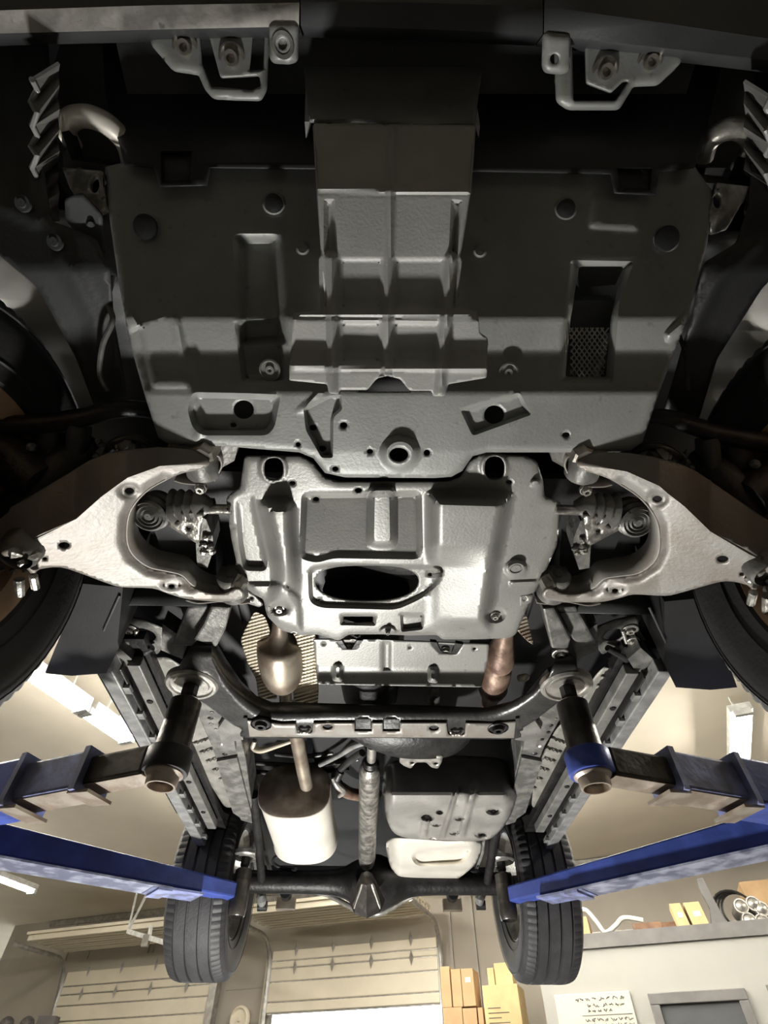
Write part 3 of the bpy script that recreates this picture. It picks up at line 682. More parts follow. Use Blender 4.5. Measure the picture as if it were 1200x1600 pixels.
hook([(205, 262, 1.16, .016), (196, 225, 1.15, .017), (170, 196, 1.14, .018), (138, 182, 1.14, .018), (112, 186, 1.15, .018), (104, 205, 1.16, .017), (116, 228, 1.18, .015)], .018)
hook([(1100, 250, 1.16, .015), (1108, 222, 1.15, .017), (1130, 204, 1.14, .018), (1158, 202, 1.14, .018), (1174, 218, 1.15, .018), (1166, 240, 1.17, .016), (1152, 262, 1.19, .013)], .018)
zz_ = prof([(250, 1.10), (340, 1.05)])
sheet('frame_horn', [(100, 264), (162, 270), (168, 330), (150, 338), (128, 322), (112, 296)], zz_, 'horn', car, holes=[el(150, 291, 8, 13)], step=5, thick=.012)
sheet('frame_horn', [(1168, 294), (1118, 288), (1104, 340), (1108, 366), (1132, 358), (1150, 330)], zz_, 'horn', car, holes=[el(1118, 316, 7, 12)], step=5, thick=.012)
for q in ([(96, 206), (112, 250), (190, 262), (192, 270), (100, 268)], [(1176, 250), (1160, 284), (1090, 276), (1088, 284), (1172, 292)]): plate('hook_mount', q, 1.11, 1.16, 'frame', car)
plate('radiator_support', [(96, 60), (160, 60), (190, 150), (206, 190), (205, 262), (100, 262), (80, 120)], 1.28, 1.30, 'black', car)
plate('radiator_support', [(1128, 100), (1230, 100), (1230, 262), (1090, 262), (1092, 190), (1110, 150)], 1.28, 1.30, 'black', car)

# ---- wheel arch liners
def liner(sgn):
    x0, x1 = CX+sgn*.47, CX+sgn*.98; b = MB(); V = []; Fs = []
    n = 30; cy, cz, r = .62, .80, .53
    for i in range(n+1):
        a = math.radians(44+122*i/n); rr_ = r+(.012 if (i % 6) in (2, 3) else 0)
        for x in (x0, (x0+x1)/2, x1): V.append(Vector((x, cy-rr_*math.cos(a), cz+rr_*math.sin(a))))
    for i in range(n):
        for j in range(2): Fs.append((i*3+j, i*3+j+1, i*3+j+4, i*3+j+3))
    o = mk('wheel_arch_liner', V, Fs, 'liner', car, thick=.004)
    V = [Vector((x0, cy-r*math.cos(math.radians(44+122*i/n)), cz+r*math.sin(math.radians(44+122*i/n)))) for i in range(n+1)]
    V2 = [Vector((x0, v.y, max(v.z, cz+.18))) for v in V]
    c = Vector((x0, cy, cz+.5)); mk('inner_panel', V+[c], [(i, i+1, n+1) for i in range(1, n-1)], 'black', o, smooth=False, thick=.003)
    return o
lin = [liner(-1), liner(1)]
for q in ((36, 318, 1.035), (86, 378, .995)): MB().lathe(P(*q), (0, -.4, -1), [(-.002, .014), (.003, .013), (.003, .008), (.006, .007), (.006, .001)], 20).out('push_clip', 'liner', lin[0])
# splash panels between bumper and wheel
zsp = prof([(60, 1.24), (200, 1.14), (330, 1.04), (420, .98), (620, .98)])
sheet('splash_panel', rp([(-60, 45), (74, 45), (78, 120), (60, 200), (80, 345), (150, 372), (172, 420), (178, 500), (200, 620), (150, 640), (120, 560), (60, 450), (-60, 350)], 8), zsp, 'liner', car, step=9, thick=.003,
      lines=[([(-40, 300), (60, 345)], .006, 14), ([(100, 400), (150, 500), (160, 600)], .008, 18), ([(20, 60), (30, 300)], .005, 20)])
sheet('splash_panel', rp([(1260, 110), (1180, 110), (1178, 200), (1170, 320), (1150, 380), (1100, 410), (1078, 500), (1050, 600), (1035, 650), (1090, 660), (1120, 560), (1190, 450), (1260, 380)], 8), zsp, 'black', car, step=9, thick=.003,
      lines=[([(1180, 380), (1120, 440), (1080, 520)], .008, 16)])
sheet('side_arm_cover', rp([(102, 310), (128, 300), (160, 335), (166, 400), (140, 390), (104, 345)], 6), 1.03, 'liner', car, step=6, thick=.006, bumps=[(el(142, 350, 6, 5), .008, 3)])
pipe('brake_hose', [(178, 432, 1.02, .005), (168, 470, .99, .005), (176, 500, .96, .005), (160, 540, .94, .005), (156, 585, .93, .005), (168, 610, .93, .005)], 'boot', car, 8)
pipe('brake_hose', [(1060, 520, 1.0, .004), (1072, 560, .96, .004), (1074, 610, .93, .004)], 'frame', car, 8)

# ---- wheels
def wheel(x, y, z, sgn, name, front, steer=0):
    """sgn: outward side. wheel mesh = rim; tire, disc and hub are its children"""
    c = Vector((x, y, z)); ax = Vector((sgn*math.cos(steer), math.sin(steer), 0))
    Rr, wd = .388, .132; rimr = .222
    b = MB()
    b.lathe(c, ax, [(-.108, rimr+.012), (-.112, rimr+.004), (-.100, rimr-.006), (-.085, rimr-.020), (-.03, rimr-.026), (.02, rimr-.045), (.06, rimr-.05), (.085, rimr-.02), (.105, rimr), (.112, rimr+.010)], 64)
    b.lathe(c, ax, [(.03, .001), (.03, .085), (.055, .10), (.06, .16), (.075, .178), (.085, .178), (.09, .10), (.09, .001)], 48)
    r = b.out('wheel', 'rim' if front else 'steel', car)
    sp = MB()
    for k in range(6):
        a = k*PI/3; u = Vector((0, 0, 1)).cross(ax).normalized(); v = Vector((0, 0, 1)); d = u*math.cos(a)+v*math.sin(a)
        sp.bar(c+ax*.065+d*.07, c+ax*.075+d*.19, .05, .03, ax)
    sp.out('spokes', 'rim' if front else 'steel', r, smooth=False)
    # tire: sidewalls, shoulder blocks, four grooves
    seg = 234
    P_ = [(-.105, rimr+.004), (-.118, rimr+.012), (-.122, .255), (-.135, .30), (-.140, .325), (-.136, .350), (-.128, .366), (-.120, .377), (-.108, .382)]
    tread = []
    for g in (-.078, -.027, .027, .078): tread += [(g-.006, .387), (g-.004, .377), (g+.004, .377), (g+.006, .387)]
    full = P_+tread+[(-a, q) for a, q in P_[::-1]]
    nP = len(P_); n = len(full)
    def mod(j, k):
        if (nP-3 <= j < nP or n-nP <= j < n-nP+3) and k % 3 == 0: return -.005
        if j in (nP, n-nP-1) and k % 3 == 0: return -.003
        return 0
    t = MB().lathe(c, ax, full, seg, mod=mod).out('tire', 'rubber' if front else 'dusty', r, angle=28)
    lets = MB()
    for q in (.262, .347):
        lets.lathe(c, ax, [(-.124 if q < .3 else -.139, q), (-.128 if q < .3 else -.1415, q+.002), (-.124 if q < .3 else -.139, q+.005)], 64)
    lets.out('sidewall_ring', 'rubber' if front else 'dusty', r)
    d = MB(); d.lathe(c, ax, [(-.02, .001), (-.02, .155), (0, .158), (.004, .158), (.004, .001)], 48)
    d.out('brake_disc', 'dark' if front else 'rail', r)
    MB().lathe(c, ax, [(-.09, .001), (-.09, .035), (-.05, .04), (-.045, .07), (-.02, .07)], 24).out('hub', 'dark', r)
    return r
wheel(CX-.845, .60, .70, -1, 'w', True, 0.0)
wheel(CX+.845, .60, .70, 1, 'w', True, 0.0)
wheel(CX-.80, 3.20, .845, -1, 'w', False)
wheel(CX+.80, 3.20, .845, 1, 'w', False)

# ---- lower control arms
def mir(p, k=1): return (1229-p[0], p[1]+max(0, 350-p[0])*.085)
lit = [(-60, 900), (30, 852), (120, 810), (160, 775), (200, 746), (250, 728), (330, 722)]
armo = [(325, 717), (322, 729), (282, 739), (258, 750), (232, 765), (212, 785), (200, 808), (198, 845), (208, 868), (232, 886), (262, 893), (284, 899), (300, 914), (322, 925), (350, 927), (372, 918),
        (382, 930), (366, 937), (330, 938), (290, 934), (262, 926), (238, 918), (190, 916), (165, 909), (130, 896), (95, 885), (62, 888), (52, 897), (40, 885), (20, 868), (-50, 870), (-60, 830), (20, 792), (95, 748), (160, 712), (240, 700), (300, 704)]
def arm(mirror):
    f = mir if mirror else (lambda p: p)
    litm = [f(p) for p in lit]; o = [f(p) for p in armo]
    if mirror: o = o[::-1]
    def zf(X, Y):
        Xl = 1229-X if mirror else X
        z = np.interp(Xl, [0, 60, 200, 330, 380], [.70, .72, .785, .83, .83])
        yb = np.interp(X, *zip(*sorted((p[0], p[1]) for p in litm)))
        d = np.clip(yb-Y, 0, 200)/80.0
        return z+.075*d
    inner = [f(p) for p in armo[3:13]]
    a = sheet('lower_control_arm', cr([o[i] for i in range(len(o))], 3, True), zf, 'arm', car,
              holes=[el(*f((202, 766)), 7.5, 5.5), el(*f((100, 851)), 9, 5.5), el(*f((268, 915)), 5, 3.5), el(*f((70, 872)), 4, 3)],
              bumps=[(el(*f((202, 766)), 20, 15), -.005, 6), (el(*f((268, 913)), 20, 12), -.005, 8)], lines=[(inner, -.010, 16)], step=4, thick=.005, creases=[litm],
              label='stamped lower control arm, '+('right, flecked with shade' if mirror else 'left, brightly lit'))
    # turned-up web along the inner curve
    q = cr([f(p) for p in armo[1:16]], 4); lo = []; 
    for x, y in q:
        lo.append(P(x, y, float(zf(np.array([x]), np.array([y]))[0])+.006))
    hi = [p+Vector((0, 0, .055)) for p in lo]; n = len(lo)
    mk('arm_web', lo+hi, [(i, i+1, n+i+1, n+i) for i in range(n-1)], 'arm', a, thick=.004)
    # bushings at both pivots
    for (x, y) in ((314, 716), (364, 914)):
        x, y = f((x, y)); c = P(x, y, .868)
        b = MB(); b.lathe(c, (0, 1, 0), [(-.045, .001), (-.045, .012), (-.040, .012), (-.040, .030), (-.034, .034), (.034, .034), (.040, .030), (.040, .012), (.045, .012), (.045, .001)], 28)
        b.out('bushing', 'rail', a)
    for (x, y, l) in ((318, 710, .82), (366, 920, .82)):
        x, y = f((x, y)); s_ = 1 if mirror else -1
        c = P(x, y, .84); b = MB()
        b.lathe(c, (s_*.3, .2, -1), [(-.03, .022), (.0, .022), (.004, .018), (.004, .001)], 6); b.out('cam_bolt', 'bolt', a, smooth=False)
    # corrugated tip at the ball joint
    tx = [f(p) for p in [(60, 880), (40, 872), (30, 856), (44, 850), (66, 856), (74, 872)]]
    return a
armL, armR = arm(False), arm(True)
# ball joints, knuckles, tie rods and sway bar
rr2 = random.Random(11)
def lump(mb, c, r, n=1):
    a = rr2.uniform(0, 3); mb.lathe(c, (rr2.uniform(-1, 1), rr2.uniform(-1, 1), rr2.uniform(-.5, 1)), [(-r, .001), (-r*.8, r*.5), (-r*.2, r*rr2.uniform(.7, 1)), (r*.4, r*.6), (r*.9, r*.25), (r, .001)], rr2.choice([5, 6, 7]))
for mirr in (False, True):
    f = mir if mirr else (lambda p: p); sg = 1 if mirr else -1
    parent = None
    x, y = f((28, 866)); c = P(x, y, .70)
    kn = MB().lathe(c, (0, 0, 1), [(-.01, .03), (.0, .036), (.03, .038), (.05, .03), (.09, .018), (.12, .018)], 20).out('ball_joint', 'rail', car)
    kb = MB()
    kb.tube([P(*f((10, 850)), .76), P(*f((40, 800)), .80), P(*f((110, 735)), .86), P(*f((150, 700)), .92)], [.05, .055, .05, .04], 12)
    kb.tube([P(*f((70, 760)), .82), P(*f((20, 720)), .86), P(*f((-30, 690)), .9)], [.05, .05, .05], 12)
    kb.out('steering_knuckle', 'dark', car)
    b = MB()
    for (x, y, z, r) in ((50, 700, .86, .012), (70, 728, .85, .013), (60, 735, .84, .012), (100, 735, .84, .010), (112, 738, .84, .012), (128, 738, .83, .013), (138, 741, .83, .014), (28, 722, .86, .010), (42, 727, .85, .011), (80, 733, .84, .012), (95, 740, .84, .008), (150, 715, .85, .008), (158, 706, .86, .012), (160, 696, .87, .010), (155, 690, .87, .008), (180, 712, .86, .007), (185, 700, .86, .010)):
        lump(b, P(*f((x, y)), z), r)
    b.out('knuckle_hardware', 'rail', car, smooth=False)
    b = MB()
    for k in range(22):
        x = rr2.uniform(-6, 62); y = 860+rr2.uniform(0, 62)*(1-abs(x-25)/60)
        lump(b, P(*f((x, y)), .70+rr2.uniform(-.01, .06)), rr2.uniform(.006, .014))
    b.tube([P(*f((30, 905)), .69), P(*f((32, 930)), .68)], [.010, .008], 8); b.tube([P(*f((52, 900)), .69), P(*f((56, 918)), .69)], .008, 8)
    b.out('ball_joint_hardware', 'horn', kn, smooth=False)
    pipe('strut_tube', [(*f((124, 665)), .90, .022), (*f((121, 700)), .88, .022), (*f((112, 740)), .86, .024)], 'liner', car)
    pipe('strut_tube', [(*f((82, 672)), .92, .035), (*f((80, 735)), .88, .035)], 'black', car)
    pipe('sway_bar', [(*f((-30, 668)), .90, .020), (*f((60, 663)), .90, .020), (*f((130, 652)), .90, .018), (*f((175, 641)), .90, .017), (*f((225, 640)), .91, .016), (*f((300, 660)), .95, .016)], 'dark', car)
    pipe('dust_boot', [(*f((190, 690)), .86, .010), (*f((197, 697)), .86, .018), (*f((202, 699)), .86, .012), (*f((206, 702)), .86, .018), (*f((214, 707)), .86, .012)], 'boot', car, n=3)
    pipe('tie_rod', [(*f((150, 720)), .88, .014), (*f((185, 690)), .87, .010), (*f((215, 686)), .87, .008), (*f((240, 700)), .87, .008)], 'frame', car)
    # axle shaft boot, bump stop and steering rack bracket seen inside the arm
    zq = .87
    pts = [(*f((262, 790)), zq, .022)]
    for k in range(9):
        x = 266+k*6.4; pts.append((*f((x, 792-.4*k)), zq, .040-.001*k if k % 2 else .031-.001*k))
    pts += [(*f((326, 794)), zq, .020)]
    b = MB(); b.tube([P(a[0], a[1], a[2]) for a in pts], [a[3] for a in pts], 22); b.out('axle_boot', 'boot', car, angle=20)
    pipe('drive_shaft_half', [(*f((318, 795)), zq, .011), (*f((362, 796)), zq, .011)], 'horn', car)
    c = P(*f((232, 806)), .84)
    b = MB(); b.lathe(c, (0, -.28, -1), [(-.06, .034), (-.035, .040), (-.03, .034), (-.015, .040), (-.01, .033), (0, .036), (.004, .031), (-.001, .028), (.004, .023), (-.001, .020), (.004, .015), (-.001, .012), (.005, .007), (.005, .001)], 30)
    b.out('bump_stop', 'rail', car, angle=20)
    pl = [f(p) for p in [(262, 798), (318, 801), (312, 845), (306, 846), (264, 820)]]
    if mirr: pl = pl[::-1]
    sheet('rack_bracket', pl, .845, 'horn', car, holes=[el(*f((276, 810)), 7.5, 5), el(*f((296, 809)), 4, 3.2), el(*f((295, 823)), 4, 3.5)], step=5, thick=.008)
    plate('frame_gusset', [f(p) for p in [(312, 806), (322, 812), (332, 838), (334, 856), (324, 888), (308, 884), (306, 850)]], .87, .93, 'rail', car)
    b = MB()
    for k in range(9): lump(b, P(*f((322+rr2.uniform(-7, 9), 846+rr2.uniform(-8, 18))), .865), rr2.uniform(.006, .012))
    b.out('weld_bead', 'horn', car, smooth=False)
    # curved shields and cam tabs round the front pivot
    for pts in ([(262, 698), (285, 701), (308, 698), (322, 694)], [(280, 709), (300, 710), (318, 704), (324, 697)], [(272, 751), (285, 755), (303, 757), (318, 757)], [(318, 757), (322, 748), (330, 748), (336, 752)], [(326, 705), (333, 712), (342, 714), (346, 728), (340, 742)],
                [(338, 902), (350, 903), (366, 901), (378, 905)], [(342, 910), (352, 914), (362, 912)], [(290, 938), (310, 943), (345, 940), (372, 944), (390, 942)]):
        b = MB(); q = cr([P(*f(p), .858) for p in pts], 5); n = len(q); h = [Vector(p)+Vector((0, 0, .035)) for p in q]; q = [Vector(p) for p in q]
        mk('pivot_flange', q+h, [(i, i+1, n+i+1, n+i) for i in range(n-1)], 'arm', car, thick=.0035)
    bolt(car, *f((314, 762)), .84, .010, 'steel', 1.2, name='pinch_bolt')
    plate('pivot_mount', [f(p) for p in [(328, 696), (372, 698), (366, 720), (348, 730), (338, 748), (330, 742), (344, 722), (336, 712), (328, 708)]], .87, .93, 'rail', car)

# ---- second skid plate
zs2 = prof([(700, .878), (760, .874), (1010, .866)])
o2 = [(383, 712), (470, 712), (488, 722), (506, 745), (530, 752), (700, 752), (720, 745), (735, 720), (752, 708), (820, 712), (838, 720), (848, 752), (850, 776), (876, 784), (870, 850), (846, 905), (830, 932), (806, 990), (795, 996), (740, 998), (690, 998), (684, 991), (640, 992), (600, 990), (545, 990),
      (530, 1000), (495, 990), (470, 992), (440, 984), (418, 962), (412, 935), (398, 928), (380, 922), (378, 905), (372, 886), (362, 840), (354, 778), (364, 768), (376, 762)]
b2 = [
 (rp([(366, 776), (398, 770), (402, 800), (420, 878), (416, 893), (380, 892), (372, 850)], 10), lambda X, Y: -.004-.016*np.clip((Y-780)/100, 0, 1), 8),
 (rp([(400, 778), (464, 778), (466, 830), (470, 870), (472, 920), (470, 955), (410, 955), (425, 900), (416, 850)], 18), lambda X, Y: .045*np.clip((962-Y)/85, 0, 1), 22),     # left tunnel bulge
 (rp([(470, 768), (660, 766), (662, 860), (655, 874), (520, 872), (495, 880), (466, 872)], 12), lambda X, Y: -.012-.045*np.clip((864-Y)/92, 0, 1), 10),                              # centre recess
 (rp([(574, 757), (620, 757), (622, 858), (572, 858)], 18), lambda X, Y: .022+.034*np.clip((864-Y)/92, 0, 1), 13),  # middle finger bulge
 (rp([(664, 764), (806, 768), (790, 850), (778, 920), (768, 992), (662, 985)], 12), lambda X, Y: .046*np.where(Y < 850, 1, np.clip((X-664)/95, 0, 1)+(1-np.clip((X-664)/95, 0, 1))*np.clip((885-Y)/35, 0, 1)), 24),  # right block bulge
 (rp([(480, 884), (520, 878), (676, 882), (694, 886), (688, 912), (660, 935), (620, 953), (500, 950), (482, 940)], 14), -.014, 7),
 (rp([(380, 908), (440, 908), (470, 930), (474, 990), (430, 975)], 8), .010, 8),
 (el(437, 950, 18, 13), -.016, 8), (el(773, 961, 18, 13), -.016, 8), (el(806, 888, 19, 15), .008, 5),
 (rp([(795, 906), (842, 904), (838, 914), (796, 916)], 4), .005, 4),
 (rp([(532, 958), (590, 958), (588, 978), (530, 977)], 5), -.010, 5), (rp([(624, 956), (664, 957), (662, 984), (626, 988)], 6), -.018, 5), (el(606, 985, 14, 8), .008, 4),
 (el(427, 731, 24, 26), .004, 5), (el(772, 730, 24, 25), .004, 5), (el(836, 754, 8, 6), .010, 4),
]
h2 = [slot(413, 715, 443, 750), slot(757, 713, 788, 750), el(457, 754, 5, 3.5), el(560, 766, 6, 4.5), el(494, 779, 5, 4), el(795, 753, 5, 4), cr([(493, 908), (500, 894), (520, 886), (550, 883), (600, 883), (632, 887), (650, 897), (654, 910), (646, 923), (625, 933), (595, 938), (550, 938), (518, 932), (498, 921)], 4, True),
      el(500, 937, 3.5, 2.5), rp([(536, 962), (584, 962), (583, 972), (538, 974)], 3), el(672, 897, 4, 3)]
skid = sheet('skid_plate', rp(o2, 5, 3), zs2, 'skid', car, holes=h2, bumps=b2, step=4, thick=.004, flange=.004, label='large embossed skid plate between the control arms')
for x, y, z in ((437, 950, .873), (773, 961, .873)): bolt(skid, x, y, z, .009, 'steel', 1.5)
bolt(skid, 606, 985, .856, .006, 'rail', 1.3)
MB().lathe(P(806, 887, .857), (0, 0, -1), [(0, .019), (.004, .018), (.004, .015), (.001, .014), (.001, .013), (.003, .011), (.003, .001)], 28).out('plug', 'skid', skid)
b = MB(); b.lathe(P(640, 706, .83), (0, 0, 1), [(0, .0001), (0, .0002)], 3)
for q, nm in (([(380, 918), (398, 930), (412, 944), (405, 948), (382, 940)], 0), ([(812, 930), (832, 928), (830, 940), (812, 948)], 0)):
    sheet('plate_tab', rp(q, 3), .868, 'skid', skid, holes=[el(sum(p[0] for p in q)/len(q)-2, sum(p[1] for p in q)/len(q)-2, 3, 2.5)], step=4, thick=.004)
pipe('plate_bolt_boss', [(683, 896, .852, .013), (684, 902, .846, .011)], 'skid', skid)

# ---- rear cross plate under the gearbox
zs3 = prof([(990, .915), (1046, .906), (1052, .900), (1076, .862)])
p3 = sheet('gearbox_plate', rp([(489, 998), (600, 999), (686, 1003), (764, 1006), (762, 1030), (752, 1074), (640, 1072), (496, 1069), (494, 1040)], 3), zs3, 'skid', car,
      holes=[el(506, 1006, 2.5, 1.8), el(640, 1011, 2.5, 1.8), el(741, 1013, 2.5, 1.8), [(525, 1003), (564, 1003), (556, 1014), (536, 1014)], [(672, 1004), (722, 1008), (712, 1022), (686, 1020)]],
      bumps=[(rp([(596, 1000), (612, 1000), (611, 1048), (596, 1048)], 2), -.006, 4), (rp([(520, 1036), (536, 1036), (535, 1066), (519, 1064)], 5), .014, 6), (rp([(668, 1040), (685, 1040), (684, 1068), (668, 1066)], 5), .014, 6)], step=4, thick=.003, label='gearbox plate with dark rear fold')
bolt(p3, 546, 1011, .925, .010, 'steel', 1.3); bolt(p3, 696, 1014, .925, .010, 'steel', 1.3)
for q in ([(524, 1001), (534, 1001), (542, 1014), (536, 1014)], [(558, 1001), (567, 1001), (557, 1014), (550, 1014)], [(672, 1003), (682, 1004), (690, 1020), (684, 1020)], [(712, 1005), (724, 1007), (714, 1022), (706, 1021)]): plate('hanger', q, .905, .915, 'frame', p3)

# ---- exhaust: cats, shields, pipe, silencer
zx = .96
cat = pipe('catalytic_converter', [(438, 965, 1.0, .022), (437, 990, .985, .030), (437, 1004, .98, .066), (438, 1025, .97, .070), (441, 1050, .965, .066), (443, 1066, .96, .050), (444, 1070, .96, .026), (445, 1070, .96, .021), (447, 1110, .955, .021)], 'pipe', car, 26, label='left converter, heat stained grey brown')
# ribbed heat shields: corrugations are geometry
def ribbed(name, poly, z, ang, pitch, amp, m):
    ca, sa = math.cos(ang), math.sin(ang)
    base = z if callable(z) else (lambda X, Y: np.full(np.shape(X), z))
    return sheet(name, poly, lambda X, Y: base(X, Y)+amp*np.sin((X*ca+Y*sa)*2*PI/pitch), m, car, step=1.35, thick=.001, angle=80)
ribbed('heat_shield', rp([(398, 955), (414, 962), (422, 985), (414, 1030), (424, 1062), (434, 1092), (404, 1092), (400, 1060), (388, 1040), (376, 1000), (382, 985)], 5), .975, math.radians(75), 5.2, .0028, 'foil')
ribbed('heat_shield', rp([(455, 985), (493, 990), (494, 1050), (498, 1072), (497, 1100), (459, 1096), (458, 1060), (466, 1030), (464, 1000)], 5), .965, math.radians(75), 5.2, .0028, 'foil')
ribbed('heat_shield', rp([(806, 956), (822, 960), (834, 1008), (824, 1002), (808, 985), (798, 975)], 4), .95, math.radians(70), 5.5, .003, 'pipe')
rc = pipe('catalytic_converter', [(792, 975, 1.0, .026), (788, 992, .99, .028), (786, 1006, .985, .034), (782, 1020, .98, .044), (781, 1034, .975, .045), (778, 1038, .975, .041), (776, 1044, .975, .048), (773, 1060, .97, .049), (771, 1070, .97, .045), (770, 1074, .97, .049), (768, 1082, .97, .040), (766, 1092, .97, .028), (760, 1110, .98, .022)], 'rust', car, 26, n=2, label='right converter, rusty brown')
pipe('oxygen_sensor', [(812, 1060, .97, .012), (822, 1058, .96, .012), (824, 1058, .96, .007)], 'alum', rc)
pipe('gearbox_plug', [(680, 1072, .97, .014), (679, 1082, .96, .014), (679, 1084, .96, .020), (678, 1096, .95, .020)], 'rail', car, n=2)
ex = pipe('exhaust_pipe', [(447, 1104, .965, .022), (455, 1125, .96, .024), (463, 1150, .955, .026), (469, 1180, .95, .026), (475, 1210, .93, .026), (480, 1232, .92, .026), (484, 1250, .91, .026)], 'pipe', car, 22)
pipe('pipe_joint', [(478, 1229, .925, .0285), (482, 1240, .92, .0285), (484, 1250, .91, .0285)], 'rail', ex, 22)
pipe('hanger_rod', [(455, 1158, .95, .008), (430, 1166, .95, .010), (408, 1172, .95, .012), (396, 1168, .96, .011), (398, 1158, .97, .008)], 'foil', ex)
def oval_loop(c, ax, a, b_, n=44, p=2.6):
    u = Vector((0, 0, 1)).cross(ax).normalized(); v = ax.cross(u); out = []
    for i in range(n):
        t = 2*PI*i/n; cc, ss = math.cos(t), math.sin(t)
        out.append(c+u*(a*math.copysign(abs(cc)**(2/p), cc))+v*(b_*math.copysign(abs(ss)**(2/p), ss)))
    return out
def loft(name, loops, m, parent, caps=True, **k):
    n = len(loops[0]); V = [p for l in loops for p in l]; Fs = [(i*n+j, i*n+(j+1) % n, (i+1)*n+(j+1) % n, (i+1)*n+j) for i in range(len(loops)-1) for j in range(n)]
    if caps: Fs += [tuple(range(n))[::-1], tuple((len(loops)-1)*n+j for j in range(n))]
    return mk(name, V, Fs, m, parent, **k)
A0 = Vector((-.300, 2.27, .915)); A1 = Vector((-.285, 2.80, .905)); ax = (A1-A0).normalized()
mf = loft('silencer', [oval_loop(A0+ax*t, ax, a, b_) for t, a, b_ in ((-.006, .140, .100), (0, .147, .107), (.01, .144, .104), (.05, .143, .103), (.48, .143, .103), (.50, .148, .108), (.515, .143, .103))], 'alum', ex, angle=25, label='bright aluminised silencer box')
loft('end_cap', [oval_loop(A0+ax*t, ax, a, b_) for t, a, b_ in ((-.030, .07, .045), (-.016, .10, .07), (-.010, .135, .095), (-.004, .145, .105))], 'pipe', ex, angle=30)
b = MB()
for k in range(7): lump(b, Vector((-.36-.10*rr2.random(), 2.70+.2*rr2.random(), .95)), .012)
b.out('hanger_rubber', 'dark', ex, smooth=False)
pipe('exhaust_hanger', [(520, 1215, .95, .010), (528, 1228, .93, .014), (537, 1236, .93, .012), (530, 1244, .93, .008)], 'steel', ex)
pipe('tail_pipe', [(533, 1232, .95, .025), (548, 1240, .96, .024), (572, 1243, .98, .023), (590, 1240, 1.02, .022)], 'rust', ex, 18)

# ---- gearbox crossmember with its swept arms
low = cr([(282, 1070), (300, 1085), (330, 1105), (362, 1130), (378, 1138), (385, 1152), (500, 1152), (600, 1152), (700, 1153), (806, 1153), (812, 1140), (835, 1125), (870, 1098), (905, 1072)], 4)
upp = [(900, 1030), (880, 1012), (866, 1000), (858, 1000), (868, 1030), (858, 1056), (835, 1078), (800, 1096), (760, 1106), (700, 1104), (640, 1102), (520, 1100), (460, 1098), (425, 1098), (400, 1088), (375, 1064), (352, 1030), (335, 1000), (318, 990), (300, 1010), (280, 1040)]
rim_ = [(330, 1030), (352, 1072), (380, 1104), (412, 1126), (450, 1130), (520, 1128), (600, 1128), (700, 1128), (762, 1126), (800, 1114), (838, 1086), (858, 1050)]
rimc = cr(rim_, 4)
def zx_(X, Y):
    yb = np.interp(X, *zip(*sorted(rimc)))
    d = yb-Y
    return .868+np.clip(d, 0, 60)**2/60*.0026+np.clip(d, 0, 60)*.0004
cm = sheet('crossmember', low+upp, zx_, 'frame', car, holes=[[(556, 1140), (556, 1124), (562, 1120), (574, 1120), (579, 1124), (579, 1140)], [(600, 1140), (600, 1124), (605, 1120), (617, 1120), (623, 1124), (623, 1140)], el(512, 1134, 7, 4), el(678, 1136, 7, 4)],
      step=4, thick=.005, creases=[rimc], label='black swept gearbox crossmember')
fl = sheet('crossmember_flange', rp([(382, 1124), (440, 1131), (520, 1129), (700, 1129), (770, 1130), (812, 1126), (806, 1152), (385, 1150)], 3), .861, 'arm', cm, holes=[[(554, 1142), (554, 1124), (562, 1119), (574, 1119), (581, 1124), (581, 1142)], [(598, 1142), (598, 1124), (605, 1119), (617, 1119), (625, 1124), (625, 1142)], el(512, 1135, 8, 4.5), el(678, 1137, 8, 4.5), rp([(462, 1126), (490, 1126), (488, 1145), (464, 1145)], 4), rp([(697, 1128), (728, 1128), (726, 1148), (700, 1148)], 4)], step=5, thick=.005)
for x, y in ((408, 1132), (778, 1138)):
    b = MB().lathe(P(x, y, .858), (0, 0, -1), [(-.004, .034), (.002, .034), (.004, .031), (.0, .029), (.0, .020), (.012, .018), (.012, .009), (.004, .008), (.004, .001)], 26).out('mount_bolt', 'dark', cm)
for x, y in ((475, 1140), (713, 1143)):
    b = MB(); b.tube([P(x-9, y, .86), P(x-4, y+4, .853), P(x+4, y+4, .853), P(x+9, y, .86)], .006, 8); b.sphere(P(x-5, y+4, .85), .007); b.sphere(P(x+5, y+4, .85), .007); b.out('hanger_clip', 'steel', cm)
for q in ([(380, 1122), (386, 1122), (390, 1152), (384, 1152)], [(806, 1123), (812, 1122), (808, 1154), (803, 1154)]): plate('flange_end', q, .858, .90, 'frame', cm)
pipe('brace_tube', [(345, 1092, .89, .012), (368, 1112, .885, .013), (385, 1124, .88, .014)], 'sill2', cm); pipe('brace_tube', [(848, 1090, .89, .010), (830, 1112, .885, .012), (812, 1124, .88, .014)], 'sill2', cm)
# transfer case belly and its bracket
zt_ = lambda X, Y: np.where(Y < 1178, .93, .93)-.045*np.clip(1-((X-640)/105.0)**2, 0, 1)*np.clip((Y-1120)/40.0, 0, 1)
sheet('transfer_case', cr([(538, 1140), (560, 1156), (590, 1170), (625, 1180), (665, 1182), (700, 1178), (722, 1165), (735, 1145), (725, 1110), (540, 1110)], 4, True), zt_, 'dark', car, step=6, thick=.02)
sheet('transfer_bracket', rp([(625, 1178), (692, 1180), (690, 1190), (684, 1200), (674, 1198), (666, 1190), (650, 1190), (642, 1200), (632, 1196), (624, 1190)], 3), .885, 'steel', car, holes=[el(644, 1191, 3.5, 2), el(681, 1192, 3.5, 2)], step=4, thick=.006)

